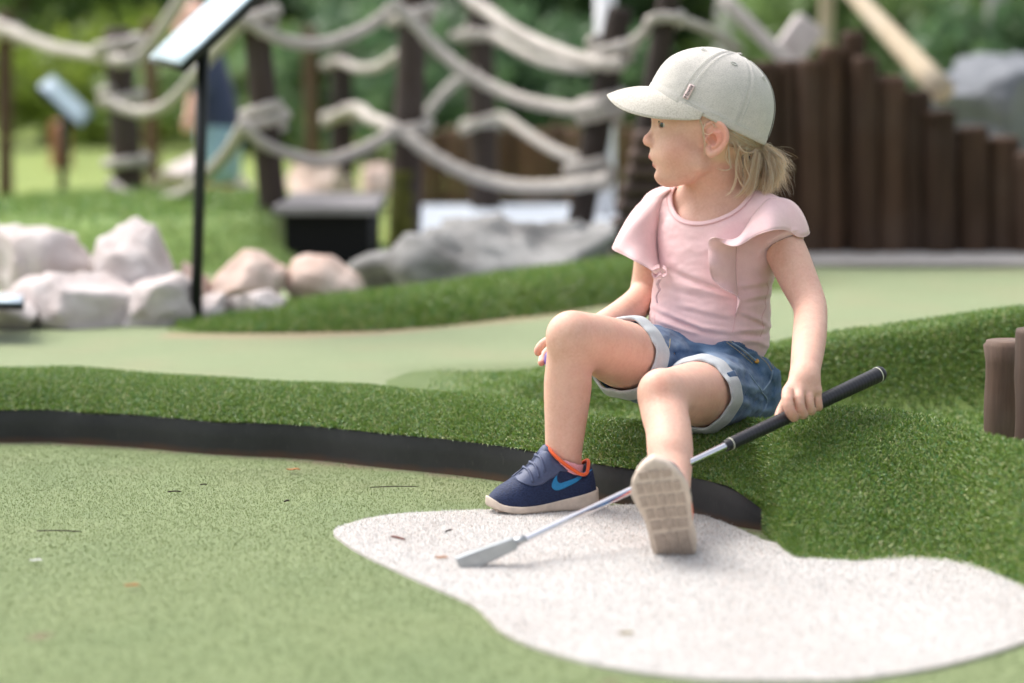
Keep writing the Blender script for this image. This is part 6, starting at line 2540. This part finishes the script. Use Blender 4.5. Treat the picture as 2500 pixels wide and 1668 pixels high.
# ------------------------------------------------------------------ putter and ball
putter = empty('golf_putter', CLUB_A, 'child-size putter with black grip and polished shaft, its head on the white patch', 'putter')
ax = CLUB_B - CLUB_A
Lc = np.linalg.norm(ax)
ax /= Lc
g0 = club_at(1770)
tg0 = (g0 - CLUB_A) @ ax
v_, f_ = tube(np.array([CLUB_A + ax * s for s in np.linspace(0.022, tg0 + 0.02, 30)]), np.linspace(0.0046, 0.0062, 30), 20)
obj('shaft', mesh_from(v_, f_), M_CHROME, putter)
ss = np.linspace(tg0, Lc, 160)
rr = np.interp(ss, [tg0, tg0 + 0.012, tg0 + 0.02, Lc - 0.014, Lc - 0.004, Lc], [0.0082, 0.0090, 0.0095, 0.0122, 0.0124, 0.0105])
gi = (ss > tg0 + 0.03) & (ss < Lc - 0.02)
rr = rr - 0.0005 * gi * (np.sin(ss * 2 * math.pi / 0.0066) > 0.2)
v_, f_ = tube(np.array([CLUB_A + ax * s for s in ss]), rr, 24)
obj('grip', mesh_from(v_, f_), M_GRIP, putter)
for s, r in ((tg0 + 0.011, 0.0094), (Lc - 0.010, 0.0128)):
    v_, f_ = tube(np.array([CLUB_A + ax * q for q in (s - 0.0008, s + 0.0008)]), r, 24)
    obj('grip_ring', mesh_from(v_, f_), M_RING, putter)
# head: a shallow blade continuing the shaft's line on the patch
ha, hb = W(1245, 1330, 3.255), W(1126, 1380, 3.245)
hd = hb - ha
hl_ = np.linalg.norm(hd)
hd /= hl_
hu = np.array([0.10, 0.06, 0.97])
hu -= hd * (hu @ hd)
hu /= np.linalg.norm(hu)
hw = np.cross(hd, hu)
q, fq = box((-0.008, -0.009, -0.0125), (hl_ + 0.004, 0.008, 0.0125), 0.0025)
q[:, 2] *= np.interp(q[:, 0], [-0.01, 0.012, hl_], [0.62, 0.95, 1.08])
v_ = ha + q[:, :1] * hd + q[:, 1:2] * hw + q[:, 2:] * hu
obj('putter_head', mesh_from(v_, fq, False), M_PUTTER, putter)
v_, f_ = tube(np.array([ha - hd * 0.024, ha - hd * 0.012, ha - hd * 0.004]), [0.0054, 0.0058, 0.0058], 16)
obj('hosel', mesh_from(v_, f_), M_PUTTER, putter)

uu = np.linspace(0, math.pi, 33)
vv = np.linspace(0, 2 * math.pi, 49)[:-1]
dim = []
U, V = np.meshgrid(uu, vv, indexing='ij')
rb = 0.0205 - 0.0005 * (np.sin(U * 14) * np.sin(V * 14 * np.maximum(np.sin(U), 0.1)) > 0.3)
g = BALL_C + np.stack([rb * np.sin(U) * np.cos(V), rb * np.sin(U) * np.sin(V), rb * np.cos(U)], -1)
obj('golf_ball', mesh_from(g.reshape(-1, 3), grid_faces(33, 48, False, True)), M_BALL, None,
    'purple golf ball held in the hand behind the bent knee', 'golf ball')


# ------------------------------------------------------------------ small things on the ground
M_TWIG = m_simple('twig_bark', (0.035, 0.022, 0.016), 0.8)
M_DRY = m_simple('dry_leaf', (0.34, 0.15, 0.06), 0.8, 0.2, 0, 120, 0.3)
M_YELLOW = m_simple('yellow_moss', (0.40, 0.26, 0.045), 0.9, 0.1, 0, 200, 0.3)
for (x0, y0, x1, y1, r_, lab) in ((409, 1201, 443, 1200, 0.0011, 'short dark needle lying on the green left of centre'), (488, 1184, 506, 1183, 0.001, 'tiny dark needle just behind the short dark needle'),
                                  (903, 1190, 1022, 1188, 0.0008, 'long thin needle on the green near the edging'), (694, 1225, 706, 1222, 0.0014, 'dark crumb of bark on the green before the edging'),
                                  (955, 1310, 989, 1318, 0.0018, 'reddish twig on the white patch left of the putter'), (90, 1296, 200, 1298, 0.0009, 'long faint needle lying at the left of the green'),
                                  (1085, 1300, 1104, 1293, 0.0012, 'small bent twig on the white patch before the shoe')):
    a_, b_ = G(x0, y0, 0.006), G(x1, y1, 0.006)
    m_ = (a_ + b_) / 2 + np.array([0.0, 0.0008, 0.0008])
    v_, f_ = tube(catmull([a_, m_, b_], 10), [r_ * 0.7] + [r_] * 8 + [r_ * 0.4], 7)
    obj('twig', mesh_from(v_, f_), M_TWIG if x0 != 955 else m_simple('red_twig', (0.14, 0.045, 0.03), 0.8), None, lab, 'twig', 'bits of litter on the green')
for (px_c, py_c, sx_, lab) in ((716, 1147, 0.009, 'dry orange leaf at the foot of the edging'), (322, 1430, 0.008, 'dry orange leaf on the near left part of the green'), (1078, 1362, 0.007, 'orange leaf scrap beside the putter head'),
                               (88, 1369, 0.007, 'pale scrap lying at the far left of the green'), (1530, 1547, 0.007, 'small olive leaf on the near part of the white patch')):
    c_ = G(px_c, py_c, 0.007)
    u_ = np.linspace(-1, 1, 9)
    g = np.array([[(x * sx_ * 1.3, w * sx_ * 0.55 * (1 - x * x) ** 0.6, 0.0015 * w * w + 0.0006 * math.sin(x * 4)) for w in np.linspace(-1, 1, 5)] for x in u_]) + c_
    v_, f_ = solid(g, 0.0006)
    mt = M_DRY if px_c not in (88, 1530) else (m_simple('pale_scrap', (0.6, 0.6, 0.58), 0.8) if px_c == 88 else m_simple('olive_leaf', (0.22, 0.17, 0.05), 0.8))
    obj('fallen_leaf', mesh_from(v_, f_), mt, None, lab, 'leaf', 'bits of litter on the green')
# yellow creeping moss on the edging
pts = []
r = np.random.default_rng(5)
pc = []
for i in range(26):
    s = i / 25
    c_ = W(1753 + 12 * s + 4 * math.sin(i), 1186 + 84 * s, 3.605) + r.standard_normal(3) * [0.0015, 0.001, 0.001]
    a_ = tube(np.array([c_ - [0, 0, 0.002], c_, c_ + [0.001, -0.002, 0.002]]), [0.0012, 0.0024, 0.0008], 6)
    pc.append(a_)
v_, f_ = join_data(pc)
obj('creeping_moss', mesh_from(v_, f_), M_YELLOW, None, 'thin yellow strand of moss hanging over the rubber edging', 'moss', None, 'stuff')

# ------------------------------------------------------------------ distant child behind the big sign
D = 9.0
fp = empty('person', W(520, 520, D), 'distant child in a navy shirt and pale blue shorts behind the big sign', 'person')
fb = Group([p_limb(L4([(468, 70, D, 48), (472, 50, D, 46)]), 4),
            p_limb(L4([(478, 110, D, 22), (490, 140, D, 24)]), 4),
            p_limb(L4([(500, 165, D - 0.06, 20), (478, 230, D - 0.1, 17), (462, 290, D - 0.14, 15), (458, 312, D - 0.15, 14)]), 10),
            p_limb(L4([(520, 165, D + 0.06, 20), (518, 225, D, 17), (480, 290, D - 0.06, 15), (465, 310, D - 0.12, 14)]), 10),
            p_limb(L4([(528, 380, D - 0.05, 32), (522, 450, D - 0.05, 24), (520, 540, D - 0.04, 19)]), 8),
            p_limb(L4([(545, 380, D + 0.06, 32), (548, 450, D + 0.06, 24), (548, 540, D + 0.06, 19)]), 8),
            p_limb(L4([(500, 150, D, 38), (520, 230, D, 42), (535, 320, D, 46)]), 8)], 0.03)
lo_, hi_ = W(380, 600, D - 0.3), W(640, -20, D + 0.3)
v_, f_ = sdf_mesh(fb, (lo_[0], D - 0.35, 0.0), (hi_[0], D + 0.35, hi_[2]), 0.012, smooth_it=1)
obj('body', mesh_from(v_, f_), M_SKIN, fp)
fs = Group([p_limb(L4([(503, 150, D, 46), (524, 235, D, 50), (535, 305, D, 54)]), 8), p_limb(L4([(500, 165, D - 0.06, 26), (484, 215, D - 0.1, 24)]), 5), p_limb(L4([(520, 165, D + 0.06, 26), (518, 220, D, 24)]), 5)], 0.03)
v_, f_ = sdf_mesh(fs, (lo_[0], D - 0.35, 0.0), (hi_[0], D + 0.35, hi_[2]), 0.012, smooth_it=1)
obj('shirt', mesh_from(v_, f_), m_knit('navy_cloth', (0.035, 0.045, 0.10), (0.06, 0.075, 0.14)), fp)
fs = Group([p_limb(L4([(532, 325, D, 52), (528, 380, D - 0.05, 44), (524, 415, D - 0.05, 42)]), 6), p_limb(L4([(536, 325, D, 52), (546, 380, D + 0.06, 44), (548, 415, D + 0.06, 42)]), 6)], 0.03)
v_, f_ = sdf_mesh(fs, (lo_[0], D - 0.35, 0.0), (hi_[0], D + 0.35, hi_[2]), 0.012, smooth_it=1)
obj('shorts', mesh_from(v_, f_), m_knit('pale_blue_cloth', (0.26, 0.43, 0.52), (0.34, 0.50, 0.58)), fp)
hh = p_limb(L4([(470, 52, D + 0.03, 49), (474, 40, D + 0.03, 47)]), 4)
v_, f_ = sdf_mesh(Group([half(hh, W(470, 60, D), np.array([-0.5, -0.7, -0.5]))], 0.01), (lo_[0], D - 0.35, 0.3), (hi_[0], D + 0.35, hi_[2]), 0.012, smooth_it=1)
obj('hair', mesh_from(v_, f_), m_simple('brown_hair', (0.12, 0.07, 0.04), 0.7), fp)
stump = tube(catmull([W(150, 400, 13.0) * [1, 1, 0] + [0, 0, 0.05], W(148, 345, 13.0), W(144, 295, 13.0)], 10), [0.06, 0.06, 0.058, 0.056, 0.055, 0.055, 0.054, 0.053, 0.05, 0.03], 12)
obj('tree_stump', mesh_from(*stump), m_simple('terracotta_bark', (0.30, 0.13, 0.07), 0.8, 0.2, 0, 20, 0.2), None, 'far orange-brown stump below the small sign', 'stump')
